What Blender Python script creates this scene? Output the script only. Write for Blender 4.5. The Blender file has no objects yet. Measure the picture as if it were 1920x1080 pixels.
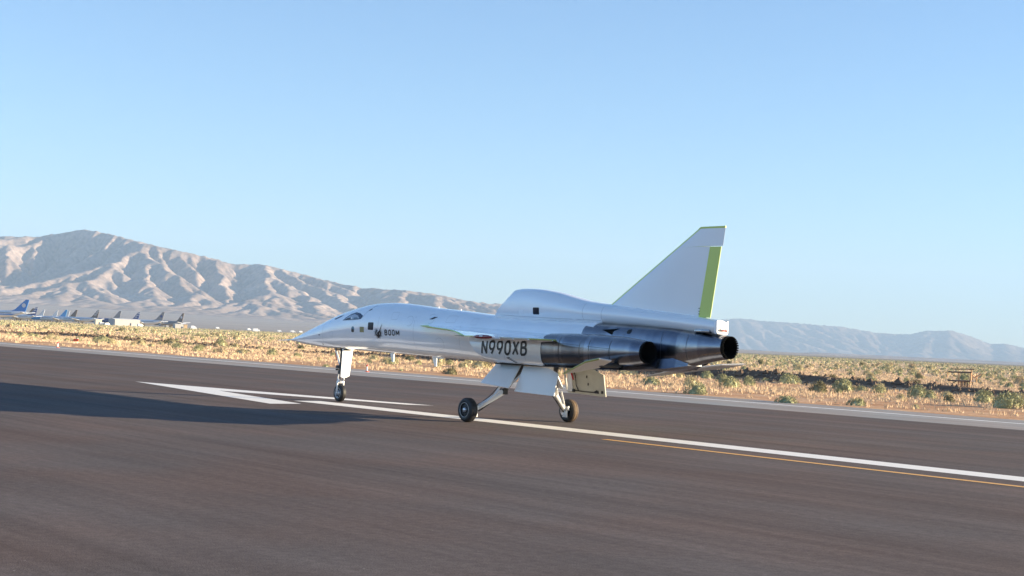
import bpy, bmesh, math, random
import numpy as np
from mathutils import Matrix, Vector
random.seed(7); RNG = np.random.default_rng(11)
SC = bpy.context.scene; COL = SC.collection
R = math.radians

# ------------------------------------------------------------------ camera
F_PX, HZ_Y, ROLL = 2750.0, 640.0, math.atan(0.0458)
cr, sr = math.cos(ROLL), math.sin(ROLL)
PITCH = math.atan((HZ_Y - 540) * cr / F_PX)
fwd = Vector((0, math.cos(PITCH), math.sin(PITCH))); up0 = Vector((0, -math.sin(PITCH), math.cos(PITCH))); rt0 = Vector((1, 0, 0))
cam_right = rt0 * cr + up0 * sr
cam_up = up0 * cr - rt0 * sr
cd = bpy.data.cameras.new("camera"); cam = bpy.data.objects.new("camera", cd); COL.objects.link(cam)
cd.sensor_width = 36; cd.lens = F_PX / 1920 * 36; cd.clip_start = 0.5; cd.clip_end = 200000
m = Matrix.Identity(4)
for i in range(3):
    m[i][0] = cam_right[i]; m[i][1] = cam_up[i]; m[i][2] = -fwd[i]
m[2][3] = 2.0
cam.matrix_world = m
SC.camera = cam

# ------------------------------------------------------------------ light
SUN_EL, SUN_AZ = R(11), R(90)          # azimuth clockwise from +Y (the viewing direction)
world = bpy.data.worlds.new("World"); SC.world = world; world.use_nodes = True
wn, wl = world.node_tree.nodes, world.node_tree.links
bg = wn["Background"]; sky = wn.new("ShaderNodeTexSky"); sky.sky_type = 'NISHITA'; sky.sun_disc = False
sky.sun_elevation = SUN_EL; sky.sun_rotation = SUN_AZ
sky.altitude = 800; sky.air_density = 1.0; sky.dust_density = 0.3; sky.ozone_density = 4.0
wl.new(sky.outputs[0], bg.inputs[0]); bg.inputs[1].default_value = 0.068
sd = bpy.data.lights.new("sun", 'SUN'); sd.energy = 5.0; sd.angle = R(0.5); sd.color = (1.0, 0.81, 0.545)
sun = bpy.data.objects.new("sun", sd); COL.objects.link(sun)
to_sun = Vector((math.sin(SUN_AZ) * math.cos(SUN_EL), math.cos(SUN_AZ) * math.cos(SUN_EL), math.sin(SUN_EL)))
sun.rotation_euler = to_sun.to_track_quat('Z', 'Y').to_euler()
SC.view_settings.view_transform = 'Standard'; SC.view_settings.look = 'None'
SC.view_settings.gamma = 1; SC.view_settings.exposure = 1.96
SC.cycles.max_bounces = 6; SC.cycles.volume_bounces = 1; SC.cycles.use_denoising = True

# ------------------------------------------------------------------ helpers
def mat(name, color, rough=0.6, metal=0.0, coat=0.0, noise=None, bump=None, spec=0.5, coords='Object'):
    """noise=(scale, amount[, detail, stretch]) varies the base colour; bump=(scale, strength, distance)"""
    M = bpy.data.materials.new(name); M.use_nodes = True
    n, l = M.node_tree.nodes, M.node_tree.links; b = n["Principled BSDF"]
    b.inputs["Base Color"].default_value = (*color, 1); b.inputs["Roughness"].default_value = rough
    b.inputs["Metallic"].default_value = metal; b.inputs["Coat Weight"].default_value = coat
    b.inputs["Coat Roughness"].default_value = 0.03; b.inputs["Specular IOR Level"].default_value = spec
    tc = n.new("ShaderNodeTexCoord")
    if noise:
        mp = n.new("ShaderNodeMapping"); l.new(tc.outputs[coords], mp.inputs[0])
        if len(noise) > 3: mp.inputs["Scale"].default_value = noise[3]
        t = n.new("ShaderNodeTexNoise"); t.inputs["Scale"].default_value = noise[0]; t.inputs["Detail"].default_value = noise[2] if len(noise) > 2 else 5
        l.new(mp.outputs[0], t.inputs["Vector"])
        mr = n.new("ShaderNodeMapRange"); mr.inputs[1].default_value = 0.3; mr.inputs[2].default_value = 0.7
        mr.inputs[3].default_value = 1 - noise[1]; mr.inputs[4].default_value = 1 + noise[1]; l.new(t.outputs[0], mr.inputs[0])
        mx = n.new("ShaderNodeMix"); mx.data_type = 'RGBA'; mx.blend_type = 'MULTIPLY'; mx.inputs[0].default_value = 1
        mx.inputs[6].default_value = (*color, 1); l.new(mr.outputs[0], mx.inputs[7]); l.new(mx.outputs[2], b.inputs["Base Color"])
    if bump:
        t2 = n.new("ShaderNodeTexNoise"); t2.inputs["Scale"].default_value = bump[0]; t2.inputs["Detail"].default_value = 4
        l.new(tc.outputs[coords], t2.inputs["Vector"]); bp = n.new("ShaderNodeBump")
        bp.inputs["Strength"].default_value = bump[1]; bp.inputs["Distance"].default_value = bump[2]
        l.new(t2.outputs[0], bp.inputs["Height"]); l.new(bp.outputs[0], b.inputs["Normal"])
    return M

class MB:
    def __init__(s): s.v = []; s.f = []; s.m = []
    def add(s, vs, fs, mi=0):
        o = len(s.v); s.v += [tuple(p) for p in vs]; s.f += [tuple(o + i for i in f) for f in fs]
        s.m += [mi] * len(fs) if isinstance(mi, int) else list(mi); return s
    def box(s, c, size, rot=None, mi=0):
        x, y, z = [k / 2 for k in size]
        vs = [Vector((a * x, b * y, d * z)) for d in (-1, 1) for b in (-1, 1) for a in (-1, 1)]
        if rot: vs = [rot @ p for p in vs]
        c = Vector(c)
        return s.add([p + c for p in vs], [(0, 2, 3, 1), (4, 5, 7, 6), (0, 1, 5, 4), (2, 6, 7, 3), (0, 4, 6, 2), (1, 3, 7, 5)], mi)
    def tube(s, a, b, ra, rb=None, seg=12, mi=0, cap=True):
        a, b = Vector(a), Vector(b); rb = ra if rb is None else rb; q = (b - a).to_track_quat('Z', 'Y')
        vs = []
        for p, r in ((a, ra), (b, rb)):
            for k in range(seg):
                t = 2 * math.pi * k / seg; vs.append(p + q @ Vector((r * math.cos(t), r * math.sin(t), 0)))
        fs = [(k, (k + 1) % seg, seg + (k + 1) % seg, seg + k) for k in range(seg)]
        if cap: fs += [tuple(range(seg))[::-1], tuple(range(seg, 2 * seg))]
        return s.add(vs, fs, mi)
    def rings(s, rings, mi=0, cap0=True, cap1=True, closed=True):
        n = len(rings[0]); vs = [p for r in rings for p in r]; fs = []; ms = []
        for i in range(len(rings) - 1):
            for k in range(n if closed else n - 1):
                j = (k + 1) % n; fs.append((i * n + k, i * n + j, (i + 1) * n + j, (i + 1) * n + k)); ms.append(mi if isinstance(mi, int) else mi(i, k))
        if cap0: fs.append(tuple(range(n))[::-1]); ms.append(ms[0])
        if cap1: fs.append(tuple(range((len(rings) - 1) * n, len(rings) * n))); ms.append(ms[-1] if ms else 0)
        return s.add(vs, fs, ms)
    def lathe(s, c, axis, prof, seg=40, mi=0):
        """prof = [(offset along axis, radius)] ; closed ring profile"""
        q = Vector(axis).to_track_quat('Z', 'Y'); c = Vector(c); rr = []
        for (t, r) in prof:
            rr.append([c + q @ Vector((r * math.cos(2 * math.pi * k / seg), r * math.sin(2 * math.pi * k / seg), t)) for k in range(seg)])
        return s.rings(rr, mi, cap0=False, cap1=False)
    def slab(s, outline, nrm, th, mi=0):
        nv = Vector(nrm).normalized() * th / 2; n = len(outline)
        vs = [Vector(p) + nv for p in outline] + [Vector(p) - nv for p in outline]
        return s.add(vs, [tuple(range(n)), tuple(range(2 * n - 1, n - 1, -1))] + [(k, n + k, n + (k + 1) % n, (k + 1) % n) for k in range(n)], mi)
    def build(s, name, mats, parent=None, smooth=True, mirror=False, angle=35, bevel=0):
        vs = [(x, -y, z) for x, y, z in s.v] if mirror else s.v
        me = bpy.data.meshes.new(name); me.from_pydata(vs, [], s.f); me.update()
        if not isinstance(mats, (list, tuple)): mats = [mats]
        for k in mats: me.materials.append(k)
        if len(mats) > 1: me.polygons.foreach_set("material_index", s.m)
        b = bmesh.new(); b.from_mesh(me); bmesh.ops.remove_doubles(b, verts=b.verts, dist=1e-5); bmesh.ops.recalc_face_normals(b, faces=b.faces)
        if bevel:
            ed = [e for e in b.edges if len(e.link_faces) == 2 and e.calc_face_angle(0) > R(40)]
            bmesh.ops.bevel(b, geom=ed, offset=bevel, segments=2, profile=.6, affect='EDGES')
        b.to_mesh(me); b.free()
        if smooth:
            me.polygons.foreach_set("use_smooth", [True] * len(me.polygons)); me.set_sharp_from_angle(angle=R(angle))
        o = bpy.data.objects.new(name, me); COL.objects.link(o)
        if parent: o.parent = parent
        return o

def raw_mesh(name, V, Fq, mats, matidx=None, smooth=False, parent=None):
    """V (n,3) array, Fq (m,3|4) array: fast numpy mesh"""
    me = bpy.data.meshes.new(name); V = np.ascontiguousarray(V, dtype=np.float32); Fq = np.ascontiguousarray(Fq, dtype=np.int32)
    me.vertices.add(len(V)); me.vertices.foreach_set("co", V.ravel()); k = Fq.shape[1]
    me.loops.add(Fq.size); me.loops.foreach_set("vertex_index", Fq.ravel()); me.polygons.add(len(Fq))
    me.polygons.foreach_set("loop_start", np.arange(0, Fq.size, k, dtype=np.int32)); me.polygons.foreach_set("loop_total", np.full(len(Fq), k, dtype=np.int32))
    for q in (mats if isinstance(mats, (list, tuple)) else [mats]): me.materials.append(q)
    if matidx is not None: me.polygons.foreach_set("material_index", np.asarray(matidx, dtype=np.int32))
    me.update(calc_edges=True); me.validate()
    me.polygons.foreach_set("use_smooth", np.full(len(me.polygons), smooth))
    o = bpy.data.objects.new(name, me); COL.objects.link(o)
    if parent: o.parent = parent
    return o

def tag(o, label=None, cat=None, group=None, kind=None):
    if label: o["label"] = label
    if cat: o["category"] = cat
    if group: o["group"] = group
    if kind: o["kind"] = kind
    return o
def empty(name, loc=(0, 0, 0), rz=0.0, label=None, cat=None, group=None):
    o = bpy.data.objects.new(name, None); COL.objects.link(o); o.location = loc; o.rotation_euler = (0, 0, rz)
    o.empty_display_size = 0.2
    return tag(o, label, cat, group)
def grid_faces(nu, nv):
    i, j = np.meshgrid(np.arange(nu - 1), np.arange(nv - 1), indexing='ij'); a = (i * nv + j).ravel()
    return np.stack([a, a + nv, a + nv + 1, a + 1], 1)

# value noise (numpy), used for terrain
def vnoise(x, y, seed=0):
    xi, yi = np.floor(x).astype(np.int64), np.floor(y).astype(np.int64); fx, fy = x - xi, y - yi
    def h(a, b):
        k = (a * 374761393 + b * 668265263 + seed * 1442695041) & 0xffffffff
        k = ((k ^ (k >> 13)) * 1274126177) & 0xffffffff
        return ((k ^ (k >> 16)) & 0xffff) / 65535.0
    u, v = fx * fx * (3 - 2 * fx), fy * fy * (3 - 2 * fy)
    return (h(xi, yi) * (1 - u) + h(xi + 1, yi) * u) * (1 - v) + (h(xi, yi + 1) * (1 - u) + h(xi + 1, yi + 1) * u) * v
def fbm(x, y, o=4, seed=0):
    s = 0; a = .5
    for k in range(o): s = s + a * (vnoise(x * 2 ** k + 13.7 * k, y * 2 ** k + 7.1 * k, seed + k) - .5) * 2; a *= .5
    return s
# ------------------------------------------------------------------ runway frame: local x along the runway (away to the left), local y towards the camera side
PHI = R(41.3); RW_ROT = R(90) + PHI
dv = np.array([-math.sin(PHI), math.cos(PHI)]); nv = np.array([-math.cos(PHI), -math.sin(PHI)])
def W(d, n): return (d * dv[0] + n * nv[0], d * dv[1] + n * nv[1])
def px(x, y, z=0.0):
    """scene point on height z seen in the photograph's direction (used only to read positions off the photo)"""
    a, b = x - 960, y - 540; u = a * cr + b * sr; v = -a * sr + b * cr
    r = fwd * F_PX + rt0 * u - up0 * v; t = (z - 2.0) / r[2]; return (r[0] * t, r[1] * t)

# asphalt with streaks along the runway
def asphalt(name, col, streak, fine=0.16):
    M = bpy.data.materials.new(name); M.use_nodes = True; n, l = M.node_tree.nodes, M.node_tree.links; b = n["Principled BSDF"]
    b.inputs["Roughness"].default_value = 0.95; b.inputs["Specular IOR Level"].default_value = 0.06
    tc = n.new("ShaderNodeTexCoord"); cur = None
    mx0 = n.new("ShaderNodeRGB"); mx0.outputs[0].default_value = (*col, 1); cur = mx0.outputs[0]
    for sc_, st, amt, lo, hi in (((0.035, 0.9, 1), 1, streak, .3, .7), ((0.12, 4.0, 1), 1, streak * .7, .3, .7), ((0.25, 0.5, 1), 1, streak * .6, .3, .7), ((1, 1, 1), 45, fine, .25, .75), ((1, 1, 1), 9, fine * .5, .3, .7)):
        mp = n.new("ShaderNodeMapping"); mp.inputs["Scale"].default_value = sc_; l.new(tc.outputs["Object"], mp.inputs[0])
        t = n.new("ShaderNodeTexNoise"); t.inputs["Scale"].default_value = st; t.inputs["Detail"].default_value = 6; l.new(mp.outputs[0], t.inputs["Vector"])
        mr = n.new("ShaderNodeMapRange"); mr.inputs[1].default_value = lo; mr.inputs[2].default_value = hi; mr.inputs[3].default_value = 1 - amt; mr.inputs[4].default_value = 1 + amt
        l.new(t.outputs[0], mr.inputs[0]); mx = n.new("ShaderNodeMix"); mx.data_type = 'RGBA'; mx.blend_type = 'MULTIPLY'; mx.inputs[0].default_value = 1
        l.new(cur, mx.inputs[6]); l.new(mr.outputs[0], mx.inputs[7]); cur = mx.outputs[2]
    # brownish / greyish drift
    t = n.new("ShaderNodeTexNoise"); t.inputs["Scale"].default_value = 0.25; l.new(tc.outputs["Object"], t.inputs["Vector"])
    rr = n.new("ShaderNodeValToRGB"); rr.color_ramp.elements[0].position = .35; rr.color_ramp.elements[1].position = .65
    rr.color_ramp.elements[0].color = (1.06, .97, .93, 1); rr.color_ramp.elements[1].color = (.96, 1.0, 1.03, 1)
    l.new(t.outputs[0], rr.inputs[0]); mx = n.new("ShaderNodeMix"); mx.data_type = 'RGBA'; mx.blend_type = 'MULTIPLY'; mx.inputs[0].default_value = 1
    l.new(cur, mx.inputs[6]); l.new(rr.outputs[0], mx.inputs[7]); cur = mx.outputs[2]
    # sparse pale stones
    vo = n.new("ShaderNodeTexVoronoi"); vo.inputs["Scale"].default_value = 2.2; l.new(tc.outputs["Object"], vo.inputs["Vector"])
    lt = n.new("ShaderNodeMath"); lt.operation = 'LESS_THAN'; lt.inputs[1].default_value = 0.022; l.new(vo.outputs["Distance"], lt.inputs[0])
    mx = n.new("ShaderNodeMix"); mx.data_type = 'RGBA'; l.new(lt.outputs[0], mx.inputs[0]); l.new(cur, mx.inputs[6]); mx.inputs[7].default_value = (.3, .28, .25, 1)
    l.new(mx.outputs[2], b.inputs["Base Color"])
    bp = n.new("ShaderNodeBump"); bp.inputs["Strength"].default_value = .5; bp.inputs["Distance"].default_value = .006
    t = n.new("ShaderNodeTexNoise"); t.inputs["Scale"].default_value = 60; l.new(tc.outputs["Object"], t.inputs["Vector"]); l.new(t.outputs[0], bp.inputs["Height"]); l.new(bp.outputs[0], b.inputs["Normal"])
    return M
M_ASPH = asphalt("asphalt", (0.132, 0.109, 0.101), 0.14, 0.26)
M_SHOU = asphalt("grey_shoulder", (0.335, 0.32, 0.30), 0.12, 0.1)
M_LINE = mat("line_paint", (0.86, 0.82, 0.75), .7, noise=(14, .06)); M_OLDLINE = mat("worn_line_paint", (0.72, 0.71, 0.69), .8, noise=(3, .18))
M_YEL = mat("yellow_paint", (0.80, 0.42, 0.10), .7, noise=(10, .08)); M_SEAM = mat("seam_tar", (0.118, 0.095, 0.088), .9, spec=.05)

def strip(name, d0, d1, n0, n1, z, M):
    ds = np.unique(np.concatenate([np.linspace(d0, d1, 60)])); V = []
    for d in ds:
        V += [(d, n0, z), (d, n1, z)]
    o = raw_mesh(name, V, grid_faces(len(ds), 2)[:, ::-1], M); o.rotation_euler = (0, 0, RW_ROT); return tag(o, kind='structure')
strip('runway', -400, 2600, -41.6, 2.5, 0.0, M_ASPH)
strip('runway_shoulder', -400, 2600, -49.05, -41.6, -0.004, M_SHOU)
strip('near_runway_shoulder', -400, 2600, 2.5, 12, -0.004, M_SHOU)
strip('runway_edge_line', -400, 2600, -46.25, -45.75, 0.002, M_OLDLINE)
strip('centre_line', -400, 35.9, -24.25, -23.35, 0.004, M_LINE)
strip('yellow_guide_line', -400, 22.2, -22.42, -22.22, 0.004, M_YEL)
strip('paving_joint', -400, 2600, -30.02, -29.98, 0.003, M_SEAM)
def poly_mark(name, pts, M):
    o = MB().add([(d, n, .004) for d, n in pts], [tuple(range(len(pts)))]).build(name, M, smooth=False); o.rotation_euler = (0, 0, RW_ROT); tag(o, kind='structure')
C0 = -24.05
poly_mark('arrow_marking', [(47, C0), (34.35, C0 + 2.45), (34.4, C0 + 1.4), (41.3, C0), (34.4, C0 - 2.25), (34.0, C0 - 2.95)], M_LINE)

# ------------------------------------------------------------------ ground sheet with a low bank beside the runway
dn = np.unique(np.concatenate([np.linspace(-40, -74, 30), np.linspace(-74, -92, 60), np.linspace(-92, -260, 60), np.geomspace(260, 40000, 50) * -1, np.linspace(-40, 60, 12), np.geomspace(60, 40000, 20)]))
dd = np.unique(np.concatenate([np.linspace(-60, 420, 500), np.geomspace(420, 40000, 60), -np.geomspace(60, 40000, 40)]))
DD, NN = np.meshgrid(dd, dn, indexing='ij')
def ground_z(D, N):
    far = np.clip((-N - 49.2) / 6, 0, 1) * np.clip(1 - (-N - 400) / 300, 0, 1)
    z = -0.03 + far * (0.10 * fbm(D / 9, N / 9, 3, 3) + 0.045 * fbm(D / 1.7, N / 1.7, 2, 5))
    c = -82.5 - 4.0 * fbm(D / 60, 0 * D + .3, 2, 9) - np.clip((D - 90) / 100, 0, 1) * 3
    h = 0.85 * np.clip(0.6 + 0.8 * fbm(D / 22, 0 * D + 3.3, 3, 12), 0.0, 1.1)
    h = h * np.interp(D, [60, 115], [1.15, .5])
    t = (N - c)
    bank = np.where(t > 0, np.clip(1 - t / 1.6, 0, 1), np.clip(1 + t / 7.0, 0, 1))
    return z + h * bank * (1 + .12 * fbm(D / 1.3, N / 1.3, 2, 21))
ZZ = ground_z(DD, NN); ZZ = np.where(NN > -49.3, -0.03, ZZ)
M_GND = bpy.data.materials.new("desert_soil"); M_GND.use_nodes = True
n, l = M_GND.node_tree.nodes, M_GND.node_tree.links; b = n["Principled BSDF"]; b.inputs["Roughness"].default_value = 1; b.inputs["Specular IOR Level"].default_value = .1
tc = n.new("ShaderNodeTexCoord")
def nz(scale, vec=(1, 1, 1), det=6):
    mp = n.new("ShaderNodeMapping"); mp.inputs["Scale"].default_value = vec; l.new(tc.outputs["Object"], mp.inputs[0])
    t = n.new("ShaderNodeTexNoise"); t.inputs["Scale"].default_value = scale; t.inputs["Detail"].default_value = det; l.new(mp.outputs[0], t.inputs["Vector"]); return t.outputs[0]
def ramp(inp, stops):
    r = n.new("ShaderNodeValToRGB"); e = r.color_ramp.elements
    for i, (p, c) in enumerate(stops):
        q = e[i] if i < 2 else e.new(p); q.position = p; q.color = (*c, 1)
    l.new(inp, r.inputs[0]); return r.outputs[0]
c1 = ramp(nz(.35), [(.32, (.50, .265, .14)), (.5, (.60, .355, .20)), (.68, (.68, .46, .29))])
c2 = ramp(nz(.012, det=5), [(.4, (.56, .44, .27)), (.6, (.72, .54, .37))])
c3 = ramp(nz(6), [(.3, (.62, .6, .58)), (.7, (1.25, 1.25, 1.25))])
sx = n.new("ShaderNodeSeparateXYZ"); l.new(tc.outputs["Object"], sx.inputs[0])
mr = n.new("ShaderNodeMapRange"); l.new(sx.outputs[1], mr.inputs[0]); mr.inputs[1].default_value = -90; mr.inputs[2].default_value = -220
m1 = n.new("ShaderNodeMix"); m1.data_type = 'RGBA'; l.new(mr.outputs[0], m1.inputs[0]); l.new(c1, m1.inputs[6]); l.new(c2, m1.inputs[7])
m2 = n.new("ShaderNodeMix"); m2.data_type = 'RGBA'; m2.blend_type = 'MULTIPLY'; m2.inputs[0].default_value = 1; l.new(m1.outputs[2], m2.inputs[6]); l.new(c3, m2.inputs[7])
# dark volcanic rubble exposed along the bank
mr2 = n.new("ShaderNodeMapRange"); mr2.inputs[1].default_value = 0.10; mr2.inputs[2].default_value = 0.26; l.new(sx.outputs[2], mr2.inputs[0])
m3 = n.new("ShaderNodeMix"); m3.data_type = 'RGBA'; l.new(mr2.outputs[0], m3.inputs[0]); l.new(m2.outputs[2], m3.inputs[6]); m3.inputs[7].default_value = (.17, .115, .08, 1)
# greyer olive plain far away
mr3 = n.new("ShaderNodeMapRange"); l.new(sx.outputs[1], mr3.inputs[0]); mr3.inputs[1].default_value = -500; mr3.inputs[2].default_value = -1800
m4 = n.new("ShaderNodeMix"); m4.data_type = 'RGBA'; l.new(mr3.outputs[0], m4.inputs[0]); l.new(m3.outputs[2], m4.inputs[6]); m4.inputs[7].default_value = (.23, .20, .14, 1)
l.new(m4.outputs[2], b.inputs["Base Color"])
g = raw_mesh('ground', np.stack([DD, NN, ZZ], -1).reshape(-1, 3), grid_faces(len(dd), len(dn)), M_GND, smooth=True)
g.rotation_euler = (0, 0, RW_ROT); tag(g, kind='structure')

# ------------------------------------------------------------------ mountains: heightfields carved by simulated stream erosion
def resamp(z,nx,ny):
    i=np.linspace(0,z.shape[0]-1,nx); j=np.linspace(0,z.shape[1]-1,ny)
    i0=np.clip(i.astype(int),0,z.shape[0]-2); j0=np.clip(j.astype(int),0,z.shape[1]-2); fi=(i-i0)[:,None]; fj=(j-j0)[None]
    return (z[i0][:,j0]*(1-fi)*(1-fj)+z[i0+1][:,j0]*fi*(1-fj)+z[i0][:,j0+1]*(1-fi)*fj+z[i0+1][:,j0+1]*fi*fj)
def erode2(nx,ny,dx,U,iters,K,dt,seed,m_,diff,z0):
    rng=np.random.default_rng(seed)
    z=U*.02+rng.random((nx,ny))*2. if z0 is None else resamp(z0,nx,ny)+rng.random((nx,ny))*1.5
    base=np.zeros((nx,ny),bool); base[:,:1]=True; N=nx*ny
    offs=[(-1,-1),(-1,0),(-1,1),(0,-1),(0,1),(1,-1),(1,0),(1,1)]; idx=np.arange(N).reshape(nx,ny); bl=base.ravel()
    for it in range(iters):
        zp=np.pad(z,1,mode='edge'); best=np.zeros((nx,ny)); rec=idx.copy(); dist=np.ones((nx,ny)); ip=np.pad(idx,1,mode='edge')
        for a,b_ in offs:
            dl=dx*math.hypot(a,b_); s_=(z-zp[1+a:1+a+nx,1+b_:1+b_+ny])/dl*(1+.25*rng.random((nx,ny))); k=s_>best; best[k]=s_[k]; rec[k]=ip[1+a:1+a+nx,1+b_:1+b_+ny][k]; dist[k]=dl
        order=np.argsort(z.ravel(),kind='stable'); o_l=order.tolist(); r_l=rec.ravel().tolist(); A=[dx*dx]*N
        for i in reversed(o_l):
            r=r_l[i]
            if r!=i: A[r]+=A[i]
        Fc=K*dt*np.array(A)**m_/dist.ravel(); Fc[bl]=0
        zz=z.ravel()+np.where(bl,0,U.ravel()*dt); c=(1/(1+Fc)).tolist(); f=Fc.tolist(); zl=zz.tolist()
        for i in o_l:
            r=r_l[i]
            if r!=i: zl[i]=(zl[i]+f[i]*zl[r])*c[i]
        z=np.array(zl).reshape(nx,ny); zp=np.pad(z,1,mode='edge'); z=z+np.where(base,0,diff*(zp[2:,1:-1]+zp[:-2,1:-1]+zp[1:-1,2:]+zp[1:-1,:-2]-4*z))
    return z
def up2(z):
    for ax in (0, 1):
        z = np.swapaxes(z, 0, ax); a = np.pad(z, ((1, 2), (0, 0)), mode='edge'); mid = (-a[:-3] + 9 * a[1:-2] + 9 * a[2:-1] - a[3:]) / 16
        o = np.empty((2 * z.shape[0] - 1, z.shape[1])); o[::2] = z; o[1::2] = mid[:-1]; z = np.swapaxes(o, 0, ax)
    return z
def range_mesh(name, x0, x1, y0, y1, nx, crest, prof, seed, M, fan=None, K=.0022, detail=6.0, halfw=1500, diff=.002, Uamp=1.1, m_=.5, its=(120, 14), zmax=640):
    """crest(x) -> y of the ridge, prof = photo skyline [(px, py)], fan(x, y) -> height of the alluvial apron"""
    def elev(p):                                   # elevation above the eye level per unit distance
        pp = np.interp(p, [q[0] for q in prof], [q[1] for q in prof]); return (596 + .0458 * p - pp) / F_PX
    z = None
    for n_, it, df in ((nx // 2, its[0], .01), (nx, its[1], diff)):
        dx = (x1 - x0) / (n_ - 1); ny = int((y1 - y0) / dx) + 1
        X, Y = np.meshgrid(np.linspace(x0, x1, n_), y0 + dx * np.arange(ny), indexing='ij')
        Ht = elev(960 + F_PX * X / Y) * Y; t = np.abs(Y - crest(X)) / halfw
        U = np.clip(Ht, 20, None) * np.clip(1.05 - t, 0.05, 1) ** .8 * np.clip(1 + Uamp * fbm(X / 1500, Y / 1900, 2, seed), .25, 3) / 300
        z = erode2(n_, ny, dx, U, it, K, 8.0, seed, m_, df, z)
    z *= zmax / z.max()
    z = up2(z); X, Y = up2(X), up2(Y)
    gy_ = np.abs(np.gradient(z, axis=0)) + np.abs(np.gradient(z, axis=1)); k_ = np.clip(z / 50, 0, 1) * np.clip(gy_ / 3, .4, 1)
    z = z + k_ * (detail * 2.6 * (.25 - np.abs(fbm(X / 150, Y / 260, 4, seed + 3))) + detail * 2.0 * (.2 - np.abs(fbm(X / 62, Y / 120, 4, seed + 9))) + detail * .7 * fbm(X / 24, Y / 30, 2, seed + 12))
    if fan is not None: z = np.maximum(z, 0) 
    # match the skyline: scale each viewing direction smoothly
    pxs = 960 + F_PX * X / Y; bins = np.linspace(-1200, 3200, 441); ang = z / Y; fz = fan(X, Y) if fan is not None else 0 * X
    ang = (z + fz - 2) / Y; tgt = elev(.5 * (bins[1:] + bins[:-1])); rat = np.full(440, np.nan)
    bi = np.digitize(pxs.ravel(), bins) - 1
    order = np.argsort(-ang.ravel()); zf, yf, ff = z.ravel(), Y.ravel(), fz.ravel()
    bo = bi[order]; ub, first = np.unique(bo, return_index=True)
    for q, fi in zip(ub, first):
        if 0 <= q < 440:
            i = order[fi]; rat[q] = max(.15, (tgt[q] * yf[i] + 2 - ff[i]) / max(zf[i], 5))
    ok = ~np.isnan(rat); cen = .5 * (bins[1:] + bins[:-1]); rat = np.interp(cen, cen[ok], rat[ok]); 
    rr = np.convolve(np.pad(rat, 4, mode='edge'), np.array([.25, .5, .25]), 'same')[4:-4]
    z = z * np.interp(pxs, cen, rr) + fz
    o = raw_mesh(name, np.stack([X, Y, z - 1.5], -1).reshape(-1, 3), grid_faces(*X.shape), M, smooth=True)
    return tag(o, kind='structure')
def rock(name, lo, mid, hi, sc):
    M = bpy.data.materials.new(name); M.use_nodes = True; nn, ll = M.node_tree.nodes, M.node_tree.links; bb = nn["Principled BSDF"]; bb.inputs["Roughness"].default_value = 1; bb.inputs["Specular IOR Level"].default_value = 0
    t_ = nn.new("ShaderNodeTexCoord"); cur = None
    a = nn.new("ShaderNodeTexNoise"); a.inputs["Scale"].default_value = sc; a.inputs["Detail"].default_value = 8; ll.new(t_.outputs["Object"], a.inputs["Vector"])
    r_ = nn.new("ShaderNodeValToRGB"); e = r_.color_ramp.elements; e[0].position = .35; e[0].color = (*lo, 1); e[1].position = .65; e[1].color = (*hi, 1); q = e.new(.5); q.color = (*mid, 1)
    ll.new(a.outputs[0], r_.inputs[0])
    a2 = nn.new("ShaderNodeTexNoise"); a2.inputs["Scale"].default_value = sc * 16; a2.inputs["Detail"].default_value = 5; ll.new(t_.outputs["Object"], a2.inputs["Vector"])
    g_ = nn.new("ShaderNodeMapRange"); g_.inputs[1].default_value = .35; g_.inputs[2].default_value = .6; g_.inputs[3].default_value = .62; g_.inputs[4].default_value = 1.08; ll.new(a2.outputs[0], g_.inputs[0])
    # brush spots and painted micro-shadow speckle, denser with height
    sp = nn.new("ShaderNodeSeparateXYZ"); ll.new(t_.outputs["Object"], sp.inputs[0])
    h_ = nn.new("ShaderNodeMapRange"); h_.inputs[1].default_value = -150; h_.inputs[2].default_value = 350; ll.new(sp.outputs[2], h_.inputs[0])
    x_ = nn.new("ShaderNodeMix"); x_.data_type = 'RGBA'; x_.blend_type = 'MULTIPLY'; ll.new(h_.outputs[0], x_.inputs[0]); ll.new(r_.outputs[0], x_.inputs[6]); ll.new(g_.outputs[0], x_.inputs[7])
    ll.new(x_.outputs[2], bb.inputs["Base Color"]); return M
SKY_L = [(-1200, 470), (-400, 450), (0, 441), (60, 443), (100, 437), (130, 431), (160, 430), (190, 434), (240, 447), (300, 462), (360, 475), (400, 484), (440, 495), (480, 494), (510, 499), (560, 511), (620, 526), (680, 539), (740, 542), (790, 547), (830, 552), (870, 562), (920, 567), (960, 572), (1060, 590), (1150, 612), (1250, 640), (1400, 654), (3200, 740)]
SKY_R = [(-1200, 560), (600, 575), (900, 585), (1060, 592), (1200, 600), (1330, 600), (1385, 597), (1400, 597), (1440, 602), (1500, 605), (1580, 612), (1650, 624), (1700, 627), (1740, 618), (1760, 620), (1785, 619), (1820, 628), (1870, 647), (1885, 643), (1900, 646), (1920, 651), (2000, 665), (2400, 680), (3200, 730)]
M_ROCK = rock("mountain_soil", (.245, .188, .16), (.32, .25, .215), (.40, .32, .275), .0022)
M_ROCK2 = rock("far_mountain_soil", (.14, .105, .085), (.19, .14, .11), (.25, .19, .15), .0016)
def fan_l(X, Y):
    k = np.clip((Y - 3200) / 4300, 0, 1); side = np.clip((1900 - X) / 4200, 0, 1)
    return 88 * k ** 1.25 * side + .8 * fbm(X / 300, Y / 300, 2, 77) * k
range_mesh('mountains', -6200, 3600, 6900, 10900, 600, lambda X: 9300 + .03 * X + 250 * np.sin(X / 900), SKY_L, 5, M_ROCK, fan=fan_l, K=.0055, halfw=1800)
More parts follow.
